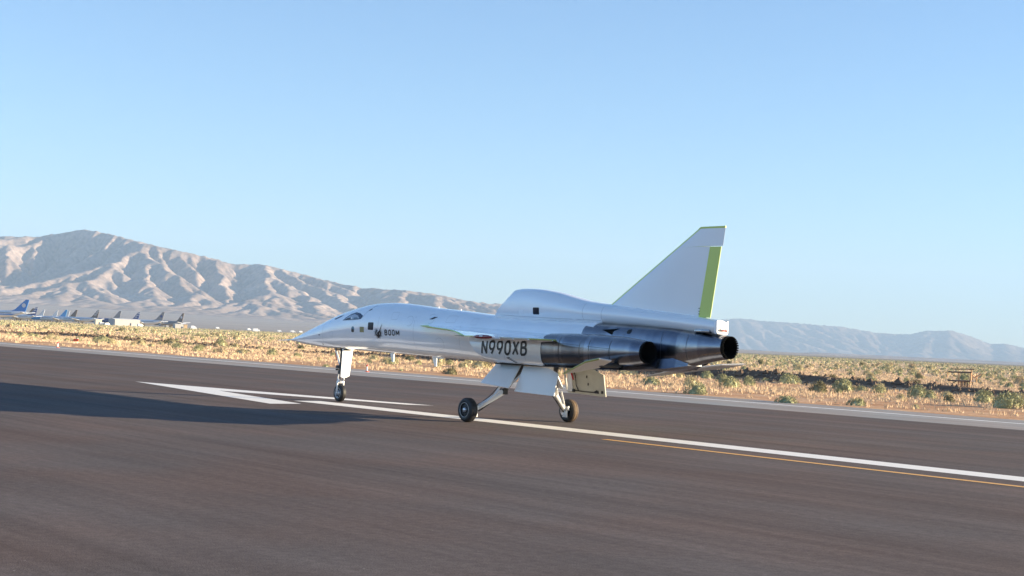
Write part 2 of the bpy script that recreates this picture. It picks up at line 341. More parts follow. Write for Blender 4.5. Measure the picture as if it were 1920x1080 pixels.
range_mesh('far_mountains', -2000, 11500, 16200, 19800, 380, lambda X: 18600 + 0 * X + 200 * np.sin(X / 1400), SKY_R, 8, M_ROCK2, K=.003, detail=14, halfw=1700, Uamp=.9, zmax=800, its=(90, 10))
xx, yy = np.meshgrid(np.linspace(-6200, 3600, 120), np.linspace(2600, 7000, 60), indexing='ij')
fz = fan_l(xx, yy) - 1.5; fz[:, 0] = -3
tag(raw_mesh('alluvial_fan', np.stack([xx, yy, fz], -1).reshape(-1, 3), grid_faces(120, 60), mat('fan_soil', (.34, .285, .24), 1, noise=(.004, .12), spec=.05), smooth=True), kind='structure')

# ------------------------------------------------------------------ haze
HZ = MB().box((0, 9500, 640), (52000, 24000, 1340)).build('haze', bpy.data.materials.new('haze_air'), smooth=False)
hm = HZ.data.materials[0]; hm.use_nodes = True; hn = hm.node_tree.nodes; hn.remove(hn["Principled BSDF"])
pv = hn.new("ShaderNodeVolumePrincipled"); pv.inputs["Color"].default_value = (.42, .60, .85, 1); pv.inputs["Density"].default_value = 6.3e-5; pv.inputs["Anisotropy"].default_value = 0.0
hm.node_tree.links.new(pv.outputs[0], hn["Material Output"].inputs["Volume"]); tag(HZ, kind='stuff')
# ------------------------------------------------------------------ the jet (local frame: x forward, y left, z up, origin on the runway between the main wheels)
JET_ROT = R(90 + 38.6)
jet = empty('jet_aircraft', (0.493, 36.406, 0), JET_ROT, 'white needle-nosed delta jet with bare metal nozzles rolling on the runway', 'jet aircraft')
M_WHITE = mat("white_gloss_paint", (.90, .93, .97), .15, metal=.04, coat=1.0, noise=(1.3, .03))
M_WHITE2 = mat("white_satin_paint", (.92, .94, .96), .32, coat=.35, noise=(.9, .02))
M_WHITE3 = mat("white_hump_paint", (.90, .93, .96), .26, coat=.6, metal=.08, noise=(.9, .02))
M_GREEN = mat("green_primer", (.68, .80, .22), .5); M_OLIVE = mat("olive_primer", (.50, .52, .17), .5)
M_DARK = mat("dark_gap", (.012, .012, .013), .6); M_BLACK = mat("black_lettering", (.012, .013, .016), .35)
M_RUB = mat("tyre_rubber", (.022, .022, .024), .55, noise=(20, .15)); M_RUBW = mat("dusty_sunlit_tread", (.14, .095, .06), .9, noise=(30, .2))
M_RIM = mat("wheel_rim_black", (.03, .032, .036), .35, metal=.5); M_HUB = mat("wheel_hub_steel", (.62, .64, .68), .3, metal=.7)
M_STEEL = mat("gear_strut_white", (.74, .75, .76), .35, metal=.15, coat=.3); M_CHROME = mat("polished_oleo", (.75, .76, .78), .12, metal=1)
M_LINK = mat("gear_link_dark", (.05, .05, .052), .45, metal=.4); M_RED = mat("red_lens", (.22, .01, .012), .15, coat=1); M_REDTAG = mat("red_streamer", (.65, .03, .04), .7)
M_DOORIN = mat("door_inner_primer", (.62, .61, .52), .6, noise=(5, .06)); M_GLASS = mat("cockpit_glass", (.02, .035, .08), .12, spec=.35)
M_PORT = mat("dark_port_glass", (.008, .012, .025), .3, spec=.25)
M_PALEIN = mat("cockpit_trim", (.42, .47, .55), .4); M_TAN = mat("tan_panel", (.30, .27, .12), .5)

# heat stained exhaust metal
M_MET = bpy.data.materials.new("heat_stained_titanium"); M_MET.use_nodes = True
n, l = M_MET.node_tree.nodes, M_MET.node_tree.links; b = n["Principled BSDF"]; b.inputs["Metallic"].default_value = 1.0; b.inputs["Roughness"].default_value = .3
tc = n.new("ShaderNodeTexCoord"); sx = n.new("ShaderNodeSeparateXYZ"); l.new(tc.outputs["Object"], sx.inputs[0])
t1 = n.new("ShaderNodeTexNoise"); t1.inputs["Scale"].default_value = 3.0; t1.inputs["Detail"].default_value = 8; l.new(tc.outputs["Object"], t1.inputs["Vector"])
r1 = n.new("ShaderNodeValToRGB"); e = r1.color_ramp.elements; e[0].position = .3; e[0].color = (.19, .205, .235, 1); e[1].position = .72; e[1].color = (.34, .345, .355, 1)
l.new(t1.outputs[0], r1.inputs[0])
wv = n.new("ShaderNodeValToRGB"); wv.color_ramp.interpolation = 'CONSTANT'; e = wv.color_ramp.elements; e[0].position = 0; e[0].color = (1, 1, 1, 1); e[1].position = .10; e[1].color = (1.35, 1.3, 1.25, 1)
for p_, v_ in ((.155, (.85, .85, .88)), (.27, (.95, .92, .9)), (.31, (1.45, 1.42, 1.4)), (.35, (.9, .92, .98)), (.47, (1.05, 1.05, 1.08)), (.6, (.8, .82, .9)), (.74, (1.3, 1.28, 1.25)), (.86, (.95, .95, 1.0))):
    q = e.new(p_); q.color = (*v_, 1)
mr = n.new("ShaderNodeMapRange"); mr.inputs[1].default_value = -1.9; mr.inputs[2].default_value = -6.7; l.new(sx.outputs[0], mr.inputs[0]); l.new(mr.outputs[0], wv.inputs[0])
mx = n.new("ShaderNodeMix"); mx.data_type = 'RGBA'; mx.blend_type = 'MULTIPLY'; mx.inputs[0].default_value = 1; l.new(r1.outputs[0], mx.inputs[6]); l.new(wv.outputs[0], mx.inputs[7])
l.new(mx.outputs[2], b.inputs["Base Color"])
t2 = n.new("ShaderNodeTexNoise"); t2.inputs["Scale"].default_value = 5; t2.inputs["Detail"].default_value = 3; l.new(tc.outputs["Object"], t2.inputs["Vector"])
rr = n.new("ShaderNodeMapRange"); rr.inputs[3].default_value = .17; rr.inputs[4].default_value = .30; l.new(t2.outputs[0], rr.inputs[0]); l.new(rr.outputs[0], b.inputs["Roughness"])
bp = n.new("ShaderNodeBump"); bp.inputs["Strength"].default_value = .25; bp.inputs["Distance"].default_value = .008; l.new(t2.outputs[0], bp.inputs["Height"]); l.new(bp.outputs[0], b.inputs["Normal"])
M_NOZ = mat("black_nozzle", (.006, .006, .006), .9, spec=.1)  # one near-black colour for nozzles, petals and scoop

def spline(xs, ys, x):
    """smooth interpolation (Catmull-Rom on uneven knots), xs increasing"""
    xs, ys = list(xs), list(ys)
    if x <= xs[0]: return ys[0]
    if x >= xs[-1]: return ys[-1]
    i = max(k for k in range(len(xs) - 1) if xs[k] <= x)
    def sl(k):
        if k == 0: return (ys[1] - ys[0]) / (xs[1] - xs[0])
        if k == len(xs) - 1: return (ys[-1] - ys[-2]) / (xs[-1] - xs[-2])
        return (ys[k + 1] - ys[k - 1]) / (xs[k + 1] - xs[k - 1])
    h = xs[i + 1] - xs[i]; t = (x - xs[i]) / h
    return (2*t**3-3*t**2+1)*ys[i] + (t**3-2*t**2+t)*h*sl(i) + (-2*t**3+3*t**2)*ys[i+1] + (t**3-t**2)*h*sl(i+1)
# s, top, bottom, half width, exponent
FUS = [(-2.9, 2.56, 1.50, .60, 2.8), (-1.5, 2.57, 1.45, .62, 2.7), (0, 2.60, 1.435, .63, 2.6), (1.2, 2.645, 1.438, .62, 2.45), (2.55, 2.736, 1.467, .61, 2.3), (3.73, 2.80, 1.481, .60, 2.2),
       (4.5, 2.857, 1.488, .595, 2.15), (5.4, 2.912, 1.504, .585, 2.1), (6.2, 2.918, 1.515, .57, 2.1), (6.97, 2.872, 1.525, .545, 2.1), (7.66, 2.768, 1.538, .515, 2.1), (8.36, 2.63, 1.547, .47, 2.1),
       (8.9, 2.500, 1.552, .43, 2.1), (9.65, 2.285, 1.569, .35, 2.05), (10.3, 2.10, 1.602, .27, 2.0), (10.9, 1.93, 1.648, .17, 2.0), (11.3, 1.825, 1.685, .095, 2.0), (11.62, 1.752, 1.718, .022, 2.0)]
fx_ = [q[0] for q in FUS]
def fus(s): return [spline(fx_, [q[k] for q in FUS], s) for k in (1, 2, 3, 4)]
def sec(yc, hw, zt, zb, ex, N=64, skew=0.0):
    o = []; zc, hz = (zt + zb) / 2, (zt - zb) / 2
    for k in range(N):
        t = 2 * math.pi * k / N; c, s = math.cos(t), math.sin(t)
        o.append((yc + hw * math.copysign(abs(c) ** (2 / ex), c), zc + hz * math.copysign(abs(s) ** (2 / ex), s)))
    return o
def fus_y(s, z):
    zt, zb, w, ex = fus(s); zc, hz = (zt + zb) / 2, (zt - zb) / 2; k = min(1, abs((z - zc) / hz)); return w * (1 - k ** ex) ** (1 / ex)
NAC = [(-2.0, .74, .50, 2.20, 1.445, 3.6), (-1.0, .73, .50, 2.16, 1.46, 3.6), (0.0, .72, .49, 2.12, 1.475, 3.6), (.55, .72, .47, 2.11, 1.53, 3.4), (.95, .72, .45, 2.10, 1.64, 3.0)]
MNA = [(-5.08, .85, .245, 2.135, 1.645, 2.0), (-4.6, .83, .31, 2.19, 1.575, 2.15), (-4.1, .80, .375, 2.22, 1.52, 2.3), (-3.3, .76, .45, 2.24, 1.465, 2.6), (-2.6, .74, .49, 2.245, 1.45, 2.8), (-1.93, .73, .507, 2.23, 1.438, 3.1)]
MCE = [(-6.66, .248, 2.322, 1.828, 2.0), (-6.2, .30, 2.36, 1.75, 2.1), (-5.6, .36, 2.42, 1.62, 2.3), (-5.0, .43, 2.46, 1.51, 2.7), (-4.0, .54, 2.49, 1.46, 3.1), (-3.1, .61, 2.52, 1.45, 3.1), (-2.62, .63, 2.525, 1.45, 3.1)]
def table(T, s): return [spline([q[0] for q in T], [q[k] for q in T], s) for k in range(1, len(T[0]))]
def nac_y(s, z):
    yc, hw, zt, zb, ex = table(NAC, s); zc, hz = (zt + zb) / 2, (zt - zb) / 2; k = min(1, abs((z - zc) / hz)); return yc + hw * (1 - k ** ex) ** (1 / ex)

# fuselage
mb = MB(); rg = []
for s in np.concatenate([np.linspace(-2.9, 8.4, 70), np.linspace(8.5, 11.62, 34)]):
    zt, zb, w, ex = fus(s); rg.append([(s, y, z) for y, z in sec(0, w, zt, zb, ex)])
rg.append([(11.66, y * .25, 1.735 + (z - 1.735) * .25) for _, y, z in rg[-1]])
mb.rings(rg); fuselage = mb.build('fuselage', M_WHITE, jet, angle=50)
MB().tube((11.6, 0, 1.735), (12.42, 0, 1.70), .022, .008, 10).build('pitot_probe', M_WHITE2, jet)

# dorsal intake hump and tail boom
TOPH = [(-6.42, 2.655), (-5.9, 2.71), (-4.94, 2.80), (-3.9, 2.885), (-2.95, 2.965), (-2.3, 3.03), (-1.9, 3.10), (-1.28, 3.215), (-.7, 3.29), (-.27, 3.318), (.2, 3.322), (.6, 3.30)]
BOTH = [(-6.42, 2.34), (-4.3, 2.44), (-2.9, 2.47), (0, 2.45), (1.4, 2.45)]
WH = [(-6.42, .17), (-5.5, .22), (-4, .28), (-2.5, .33), (-1, .36), (.3, .35), (1.3, .34)]
def hump_z(s): return spline([q[0] for q in TOPH], [q[1] for q in TOPH], min(s, .6)), spline([q[0] for q in BOTH], [q[1] for q in BOTH], s), spline([q[0] for q in WH], [q[1] for q in WH], s)
def lip(z): return np.interp(z, [2.45, 2.62, 2.83, 2.97, 3.17, 3.305], [1.0, 1.02, .86, .64, .42, .40])   # raked intake lip
mb = MB(); rg = []
def hsec(s, sh=1.0):
    zt, zb, w = hump_z(s); o = []
    for y, z in sec(0, w * sh, zt - (1 - sh) * .3, zb, 3.0 if s > -.2 else (2.3 + .7 * max(0, (s + 1.2)) if s > -2 else 2.1), 48): o.append((y * (1.0 if z < 2.9 else 1 - .10 * (z - 2.9)), z))
    return o
for s in np.linspace(-6.42, .2, 56): rg.append([(s, y, z) for y, z in hsec(s)])
rg.append([(lip(z) * .5 + .08, y, z) for y, z in hsec(.4)]); rg.append([(lip(z), y, z) for y, z in hsec(.58)])
rg.append([(lip(z) - .02, y, z) for y, z in hsec(.58, .93)]); rg.append([(lip(z) - .9, y, z) for y, z in hsec(.3, .86)])
mb.rings(rg, cap1=False); hump = mb.build('dorsal_intake', M_WHITE3, jet, angle=50)
def hpatch(s, z, ds, dz, off=.004):
    zt, zb, w = hump_z(s); ex = 3.0 if s > -.2 else (2.3 + .7 * max(0, (s + 1.2)) if s > -2 else 2.1); y = w * (1 - min(1, abs((z - (zt + zb) / 2) / ((zt - zb) / 2))) ** ex) ** (1 / ex) + off; return y
# small window of the hump (rounded dark square)
def rpoly(cs, cz, hs, hz, r=.3, n_=5):
    o = []
    for (sx_, sz_, a0) in ((1, 1, 0), (-1, 1, 90), (-1, -1, 180), (1, -1, 270)):
        for k in range(n_):
            a = R(a0 + 90 * k / (n_ - 1)); rr_ = r * min(hs, hz); o.append((cs + sx_ * (hs - rr_) + rr_ * math.cos(a), cz + sz_ * (hz - rr_) + rr_ * math.sin(a)))
    return o
def patch(name, pts, yf, M, parent, off=.005, mirror=False, rings_=4):
    """a thin skin laid on a curved surface y = yf(s, z): pts is its outline"""
    cs = sum(p[0] for p in pts) / len(pts); cz = sum(p[1] for p in pts) / len(pts); mb = MB(); rg = []
    for k in range(rings_, -1, -1):
        f = k / rings_; rg.append([(cs + (a - cs) * f, yf(cs + (a - cs) * f, cz + (z - cz) * f) + off, cz + (z - cz) * f) for a, z in pts])
    ed = [(x, y - off - .004, z) for x, y, z in rg[0]]
    mb.rings([ed] + rg, cap0=False, cap1=False); return mb.build(name, M, parent, mirror=mirror, angle=60)
hy = lambda s, z: hpatch(s, z, 0, 0, 0)
patch('inspection_window', rpoly(-.63, 2.765, .115, .085), hy, M_PORT, hump)
patch('vent_plate', rpoly(-.05, 2.73, .09, .06, .6), hy, M_WHITE2, hump)
for s0, z0, z1 in ((-2.31, 2.56, 3.0), (-2.72, 2.54, 2.95)):
    pass
def seam(name, pts, yf, parent, w=.006, off=.002, M=None, mirror=False):
    mb = MB(); L = []
    for i in range(len(pts) - 1):
        (a, z0), (c, z1) = pts[i], pts[i + 1]; L += [(a + (c - a) * k / 10, z0 + (z1 - z0) * k / 10) for k in range(10 if i < len(pts) - 2 else 11)]
    vs = []
    for i, (a, z) in enumerate(L):
        p, q = L[max(0, i - 1)], L[min(len(L) - 1, i + 1)]; tx, tz = q[0] - p[0], q[1] - p[1]; ln = math.hypot(tx, tz) or 1; nx_, nz_ = -tz / ln * w / 2, tx / ln * w / 2
        for sg in (1, -1): vs.append((a + sg * nx_, yf(a, z) + off, z + sg * nz_))
    mb.add(vs, [(2 * i, 2 * i + 1, 2 * i + 3, 2 * i + 2) for i in range(len(L) - 1)]); return mb.build(name, M or M_SEAMJ, parent, mirror=mirror)
M_SEAMJ = mat("panel_gap", (.16, .17, .19), .6)
seam('panel_gap', [(-2.31, 2.58), (-2.31, 2.98)], hy, hump); seam('panel_gap', [(-2.95, 2.56), (-2.95, 2.92)], hy, hump)
seam('panel_gap', [(1.0, 2.66), (.0, 2.625), (-1.2, 2.60), (-2.9, 2.575)], hy, hump)
# aft bulkhead: bright white fitting at the end of the tail boom
mb = MB()
for k in range(4): mb.box((-6.46, -.12 + .08 * k, 2.53), (.06, .055, .17))
mb.box((-6.44, 0, 2.38), (.09, .32, .05)); mb.box((-6.44, -.165, 2.51), (.08, .03, .26)); mb.box((-6.44, .165, 2.51), (.08, .03, .26)); mb.box((-6.43, 0, 2.50), (.03, .30, .24))
tf = mb.build('tail_fitting', M_WHITE2, jet, bevel=.01)
mb = MB(); mb.box((-6.475, -.05, 2.43), (.05, .16, .03), mi=1); mb.box((-6.47, .09, 2.45), (.04, .05, .03)); mb.build('tail_light', [M_DARK, M_RED], tf)
MB().box((-6.05, .03, 2.405), (.45, .34, .07)).build('nozzle_collar', M_MET, jet, bevel=.02)

# fin and rudder
def foil(outline_le, outline_te, th, mats, name, parent, le_w=.07):
    """outline_le/te: lists of (s,z) pairs bottom to top; th: thickness bottom->top"""
    mb = MB(); rg = []; N = len(outline_le)
    for i in range(N):
        (a, za), (c, zc) = outline_le[i], outline_te[i]; f = i / (N - 1); t = th[0] + (th[1] - th[0]) * f; ring = []; ch = math.hypot(a - c, za - zc)
        us = [0, min(.3, le_w / ch), .15, .35, .6, .85, 1]; us = sorted(us); prof = lambda u: t * (1.9 * math.sqrt(u) * (1 - u) ** .8 + .03 * (u > 0))
        for u in us: ring.append((a + (c - a) * u, prof(u) * .5, za + (zc - za) * u))
        for u in us[::-1][:-1]: ring.append((a + (c - a) * u, -prof(u) * .5, za + (zc - za) * u))
        rg.append(ring)
    n_ = len(rg[0]); mb.rings(rg, mi=lambda i, k: 1 if (k == 0 or k >= n_ - 1) else 0, cap0=True, cap1=True)
    return mb, rg
le = [(-2.85, 2.90)] + [(-2.95 - 2.76 * k / 8, 2.97 + 1.70 * k / 8) for k in range(9)]
te = [(-5.78, 2.70 - .04)] + [(-5.776 - .247 * k / 6 * (1), 2.71 + 1.537 * k / 6) for k in range(7)]
le_ = []; te_ = []
for k in range(13):       # fixed fin up to the rudder top
    f = k / 12; z = 2.66 + f * (4.247 - 2.66); te_.append((np.interp(z, [2.66, 4.247], [-5.77, -6.02]), z)); 
    zl = 2.88 + f * (4.247 - 2.88); le_.append((np.interp(zl, [2.88, 2.97, 4.672], [-2.80, -2.95, -5.711]), zl))
mb, _ = foil(le_, te_, (.15, .07), None, '', None)
le2 = [(np.interp(z, [2.97, 4.672], [-2.95, -5.711]), z) for z in np.linspace(4.247, 4.64, 5)]; te2 = [(np.interp(z, [4.263, 4.665], [-6.398, -6.454]), z) for z in np.linspace(4.255, 4.64, 5)]
mb2, _ = foil(le2, te2, (.07, .05), None, '', None); mb.add(mb2.v, mb2.f, mb2.m)
mb.slab([(-5.66, 0, 4.642), (-6.452, 0, 4.642), (-6.457, 0, 4.682), (-5.74, 0, 4.682)], (0, 1, 0), .035, 1)
fin = mb.build('tail_fin', [M_WHITE2, M_GREEN], jet, angle=50)
mb = MB(); rg = []
for k in range(9):
    f = k / 8; z = 2.705 + f * 1.535; a = -5.785 - .247 * f; c = -6.11 - .243 * f
    rg.append([(a, .035 - .012 * f, z), ((a + c) / 2, .024 - .008 * f, z), (c, .006, z), (c, -.006, z), ((a + c) / 2, -.024 + .008 * f, z), (a, -.035 + .012 * f, z)])
mb.rings(rg); rud = mb.build('rudder', M_GREEN, fin, angle=50)
for z in (2.78, 2.84, 2.90): MB().box((-5.80, .036, z), (.05, .006, .012)).build('hinge_bolt', M_DARK, fin)

# wings
LEZ = ([.38, 1.05, 1.77, 2.36, 2.8, 3.2], [2.314, 2.285, 2.24, 2.20, 2.140, 2.072])
def wing(mirror):
    mb = MB(); rg = []; ys = [.30] + list(np.linspace(.38, 3.2, 26)); us = [0, .0125, .06, .18, .35, .55, .75, .93, 1.0]
    for y in ys:
        sl = 5.095 - 2.05 * y + .10 * math.sin((y - .4) / 2.8 * 2 * math.pi); st = -2.30 - .09 * (y - 1.0); ch = sl - st
        st = -2.50 + .1 * y; ch = sl - st
        zl = np.interp(y, *LEZ); zt = np.interp(y, [.3, .7, 1.06, 3.2], [2.21, 2.13, 2.082, 2.082]); t = min(.13, ch * .035)
        u1 = min(.2, np.interp(y, [.38, 1.3], [.5, .13]) / ch); uu = [0, u1 * .5, u1] + us[2:] if u1 < .05 else [0, u1 * .5, u1, u1 + .08] + us[4:]
        uu = [0, u1 * .5, u1, max(u1 + .03, .08), .2, .38, .58, .78, .94, 1.0]
        top = []; bot = []
        for u in uu:
            cam_ = .035 * math.sin(math.pi * u) * np.interp(y, [.3, 1.4, 3.2], [1, .6, .1]); pr = t * (2.2 * math.sqrt(max(u, 0)) * (1 - u) ** .75) * .5
            zc = zl + (zt - zl) * u + cam_; top.append((sl - ch * u, y, zc + pr * .6 + (.006 if u == 1 else 0))); bot.append((sl - ch * u, y, zc - pr * 1.0 - (.014 if u == 1 else 0)))
        rg.append(top + bot[::-1][:-1])
    n_ = len(rg[0]); mb.rings(rg, mi=lambda i, k: 1 if (k < 2 or k >= n_ - 2) else 0)
    w_ = mb.build('wing', [M_WHITE, M_GREEN], jet, mirror=mirror, angle=60)
    mb = MB()
    prof = [(-.34, 0), (-.32, .02), (-.2, .042), (0, .05), (.2, .042), (.32, .02), (.35, 0)]
    mb.lathe((-2.25, 3.20, 2.072), (1, 0, 0), prof, 14); nl = w_; mb.build('navigation_light', M_RED if not mirror else mat('green_lens', (.02, .25, .08), .15, coat=1), w_, mirror=mirror)
    MB().tube((-2.2, 3.24, 2.085), (-2.30, 3.24, 2.085), .018, .018, 8).build('lamp_cap', M_WHITE2, nl, mirror=mirror)
    MB().tube((-1.55, 3.20, 2.072), (-1.2, 3.20, 2.075), .010, .004, 6).build('static_rod', M_LINK, w_, mirror=mirror)
    # control surface gaps and hinge fairings along the trailing edge
    for y0, y1 in ((1.10, 1.95), (2.0, 2.75)):
        mb = MB(); mb.box((-2.36 + .05 * (y0 - 1.1), (y0 + y1) / 2, 2.072), (.10, y1 - y0, .035)); mb.build('elevon', M_OLIVE if y0 < 1.5 else M_DOORIN, w_, mirror=mirror, bevel=.008)
    for y in (1.3, 2.0, 2.45, 2.85): MB().tube((-1.9, y, 2.03), (-2.42, y, 2.055), .03, .012, 8).build('hinge_fairing', M_WHITE2, w_, mirror=mirror)
wing(False); wing(True)

# nacelles: white front, bare metal rear, nozzle
def nacelle(mirror):
    mb = MB(); rg = []
    for s in np.linspace(-1.935, .45, 22):
        yc, hw, zt, zb, ex = table(NAC, s); rg.append([(s, y, z) for y, z in sec(yc, hw, zt, zb, ex, 56)])
    def li(z, k): return k + (z - 1.6) * 1.05
    yc, hw, zt, zb, ex = table(NAC, .7); rg.append([(li(z, .55), y, z) for y, z in sec(yc, hw, zt, zb, ex, 56)])
    rg.append([(li(z, .53), yc + (y - yc) * .95, 1.87 + (z - 1.87) * .95) for y, z in sec(yc, hw, zt, zb, ex, 56)])
    rg.append([(-.3, yc + (y - yc) * .9, 1.87 + (z - 1.87) * .9) for y, z in sec(yc, hw, zt, zb, ex, 56)])
    mb.rings(rg, cap0=True, cap1=True); nc = mb.build('engine_nacelle', M_WHITE3, jet, mirror=mirror, angle=50)
    mb = MB(); rg = []
    for s in np.linspace(-5.08, -1.93, 40):
        yc, hw, zt, zb, ex = table(MNA, s)
        k_ = .006 if abs(s + 3.4) < .12 else 0
        rg.append([(s, y, z) for y, z in sec(yc, hw + k_, zt + k_, zb - k_, ex, 56)])
    mb.rings(rg, cap0=False, cap1=True); ex_ = mb.build('exhaust_section', M_MET, jet, mirror=mirror, angle=50)
    mb = MB(); mb.lathe((-5.06, .85, 1.89), (-1, 0, 0), [(0.0, .247), (.05, .240), (.045, .225), (-.2, .215), (-.9, .20), (-.95, .0)], 48)
    mb.build('exhaust_nozzle', M_NOZ, ex_, mirror=mirror, angle=60); nz_ = ex_
    mb = MB()
    for k in range(28):
        a = 2 * math.pi * k / 28; c = Vector((-5.12, .85 + .236 * math.cos(a), 1.89 + .236 * math.sin(a))); mb.box(c, (.06, .035, .012), Matrix.Rotation(a + math.pi / 2, 3, 'X'))
    mb.build('nozzle_petals', M_NOZ, nz_, mirror=mirror)
    yf = lambda s, z: (lambda T: T[0] + T[1] * (1 - min(1, abs((z - (T[2] + T[3]) / 2) / ((T[2] - T[3]) / 2))) ** T[4]) ** (1 / T[4]))(table(MNA, s))
    for s in (-2.55, -3.25, -3.55, -4.2):
        seam('weld_seam', [(s, 1.55), (s, 2.15)], yf, ex_, w=.018, off=.003, M=M_LINK, mirror=mirror)
    seam('weld_seam', [(-1.95, 2.04), (-3.2, 1.98), (-4.25, 1.93)], yf, ex_, w=.008, off=.003, M=M_LINK, mirror=mirror)
    seam('front_gap', [(-1.94, 1.50), (-1.935, 1.7), (-1.935, 2.04)], yf, ex_, w=.016, off=.004, M=M_DARK, mirror=mirror)
    return nc
nacL = nacelle(False); nacelle(True)
mb = MB(); rg = []
for s in np.linspace(-6.66, -2.62, 46):
    hw, zt, zb, ex = table(MCE, s); sh = .0; rg.append([(s + max(0, (-2.9 - s) * 0) - (.22 * (2.5 - z) if s > -2.9 else 0) * 0, y, z) for y, z in sec(0, hw, zt, zb, ex, 64)])
mb.rings(rg, cap0=False); cen = mb.build('centre_exhaust_section', M_MET, jet, angle=50)
mb = MB(); mb.lathe((-6.64, 0, 2.075), (-1, 0, 0), [(0.0, .250), (.06, .243), (.055, .228), (-.2, .22), (-1.0, .20), (-1.05, .0)], 48); mb.build('exhaust_nozzle', M_NOZ, cen, angle=60); nz0 = cen
mb = MB()
for k in range(28):
    a = 2 * math.pi * k / 28; mb.box((-6.71, .238 * math.cos(a), 2.075 + .238 * math.sin(a)), (.06, .035, .012), Matrix.Rotation(a + math.pi / 2, 3, 'X'))
mb.build('nozzle_petals', M_NOZ, nz0)
cy = lambda s, z: (lambda T: T[0] * (1 - min(1, abs((z - (T[1] + T[2]) / 2) / ((T[1] - T[2]) / 2))) ** T[3]) ** (1 / T[3]))(table(MCE, s))
for s in (-3.95, -5.05, -5.75): seam('weld_seam', [(s, table(MCE, s)[2] + .12), (s, table(MCE, s)[1] - .05)], cy, cen, w=.010, off=.003, M=M_LINK)
patch('cooling_scoop', [(-3.25, 2.36), (-3.75, 2.40), (-3.6, 2.25)], cy, M_NOZ, cen, off=.006)
patch('cooling_hole', rpoly(-4.08, 2.34, .06, .05, .9), cy, M_DARK, cen, off=.006)
# flat belly fairing joining the nozzles
mb = MB(); o = [(-1.9, 1.15), (-3.2, 1.1), (-4.4, .95), (-5.3, .5), (-5.7, .22), (-5.7, -.22), (-5.3, -.5), (-4.4, -.95), (-3.2, -1.1), (-1.9, -1.15)]
zz_ = lambda s: np.interp(s, [-5.7, -5.0, -4.0, -1.9], [1.64, 1.50, 1.462, 1.45]); n_ = len(o)
mb.add([(s, y, zz_(s)) for s, y in o] + [(s, y * .8, zz_(s) + .22) for s, y in o], [tuple(range(n_))] + [(k, n_ + k, n_ + (k + 1) % n_, (k + 1) % n_) for k in range(n_)] + [tuple(range(2 * n_ - 1, n_ - 1, -1))])
mb.build('belly_fairing', M_MET, jet, angle=30)

# tailplanes, leading edge down
def stab(mirror):
    P = [(-2.80, 1.30), (-4.64, 2.25), (-5.12, 2.27), (-4.92, 1.72), (-3.95, 1.20)]; z = lambda s: 1.31 + .178 * (-2.81 - s)
    mb = MB(); n_ = len(P); cs, cy_ = sum(p[0] for p in P) / n_, sum(p[1] for p in P) / n_
    up = [(cs + (s - cs) * .93, cy_ + (y - cy_) * .93, z(cs + (s - cs) * .93) + .022) for s, y in P]; mid = [(s, y, z(s)) for s, y in P]; dn_ = [(a, c, d - .044) for a, c, d in up]
    vs = up + mid + dn_; fs = [tuple(range(n_)), tuple(range(3 * n_ - 1, 2 * n_ - 1, -1))]; ms = [0, 0]
    for k in range(n_):
        j = (k + 1) % n_; fs += [(k, n_ + k, n_ + j, j), (n_ + k, 2 * n_ + k, 2 * n_ + j, n_ + j)]; ms += [1 if k < 2 else 0] * 2
    mb.add(vs, fs, ms); st = mb.build('tailplane', [M_STAB, M_OLIVE], jet, mirror=mirror, smooth=False)
    MB().tube((-4.3, 1.5, z(-4.3)), (-4.3, .8, z(-4.3)), .05, .06, 12).build('pivot', M_LINK, st, mirror=mirror)
M_STAB = mat("tailplane_paint", (.70, .69, .67), .4); stab(False); stab(True)

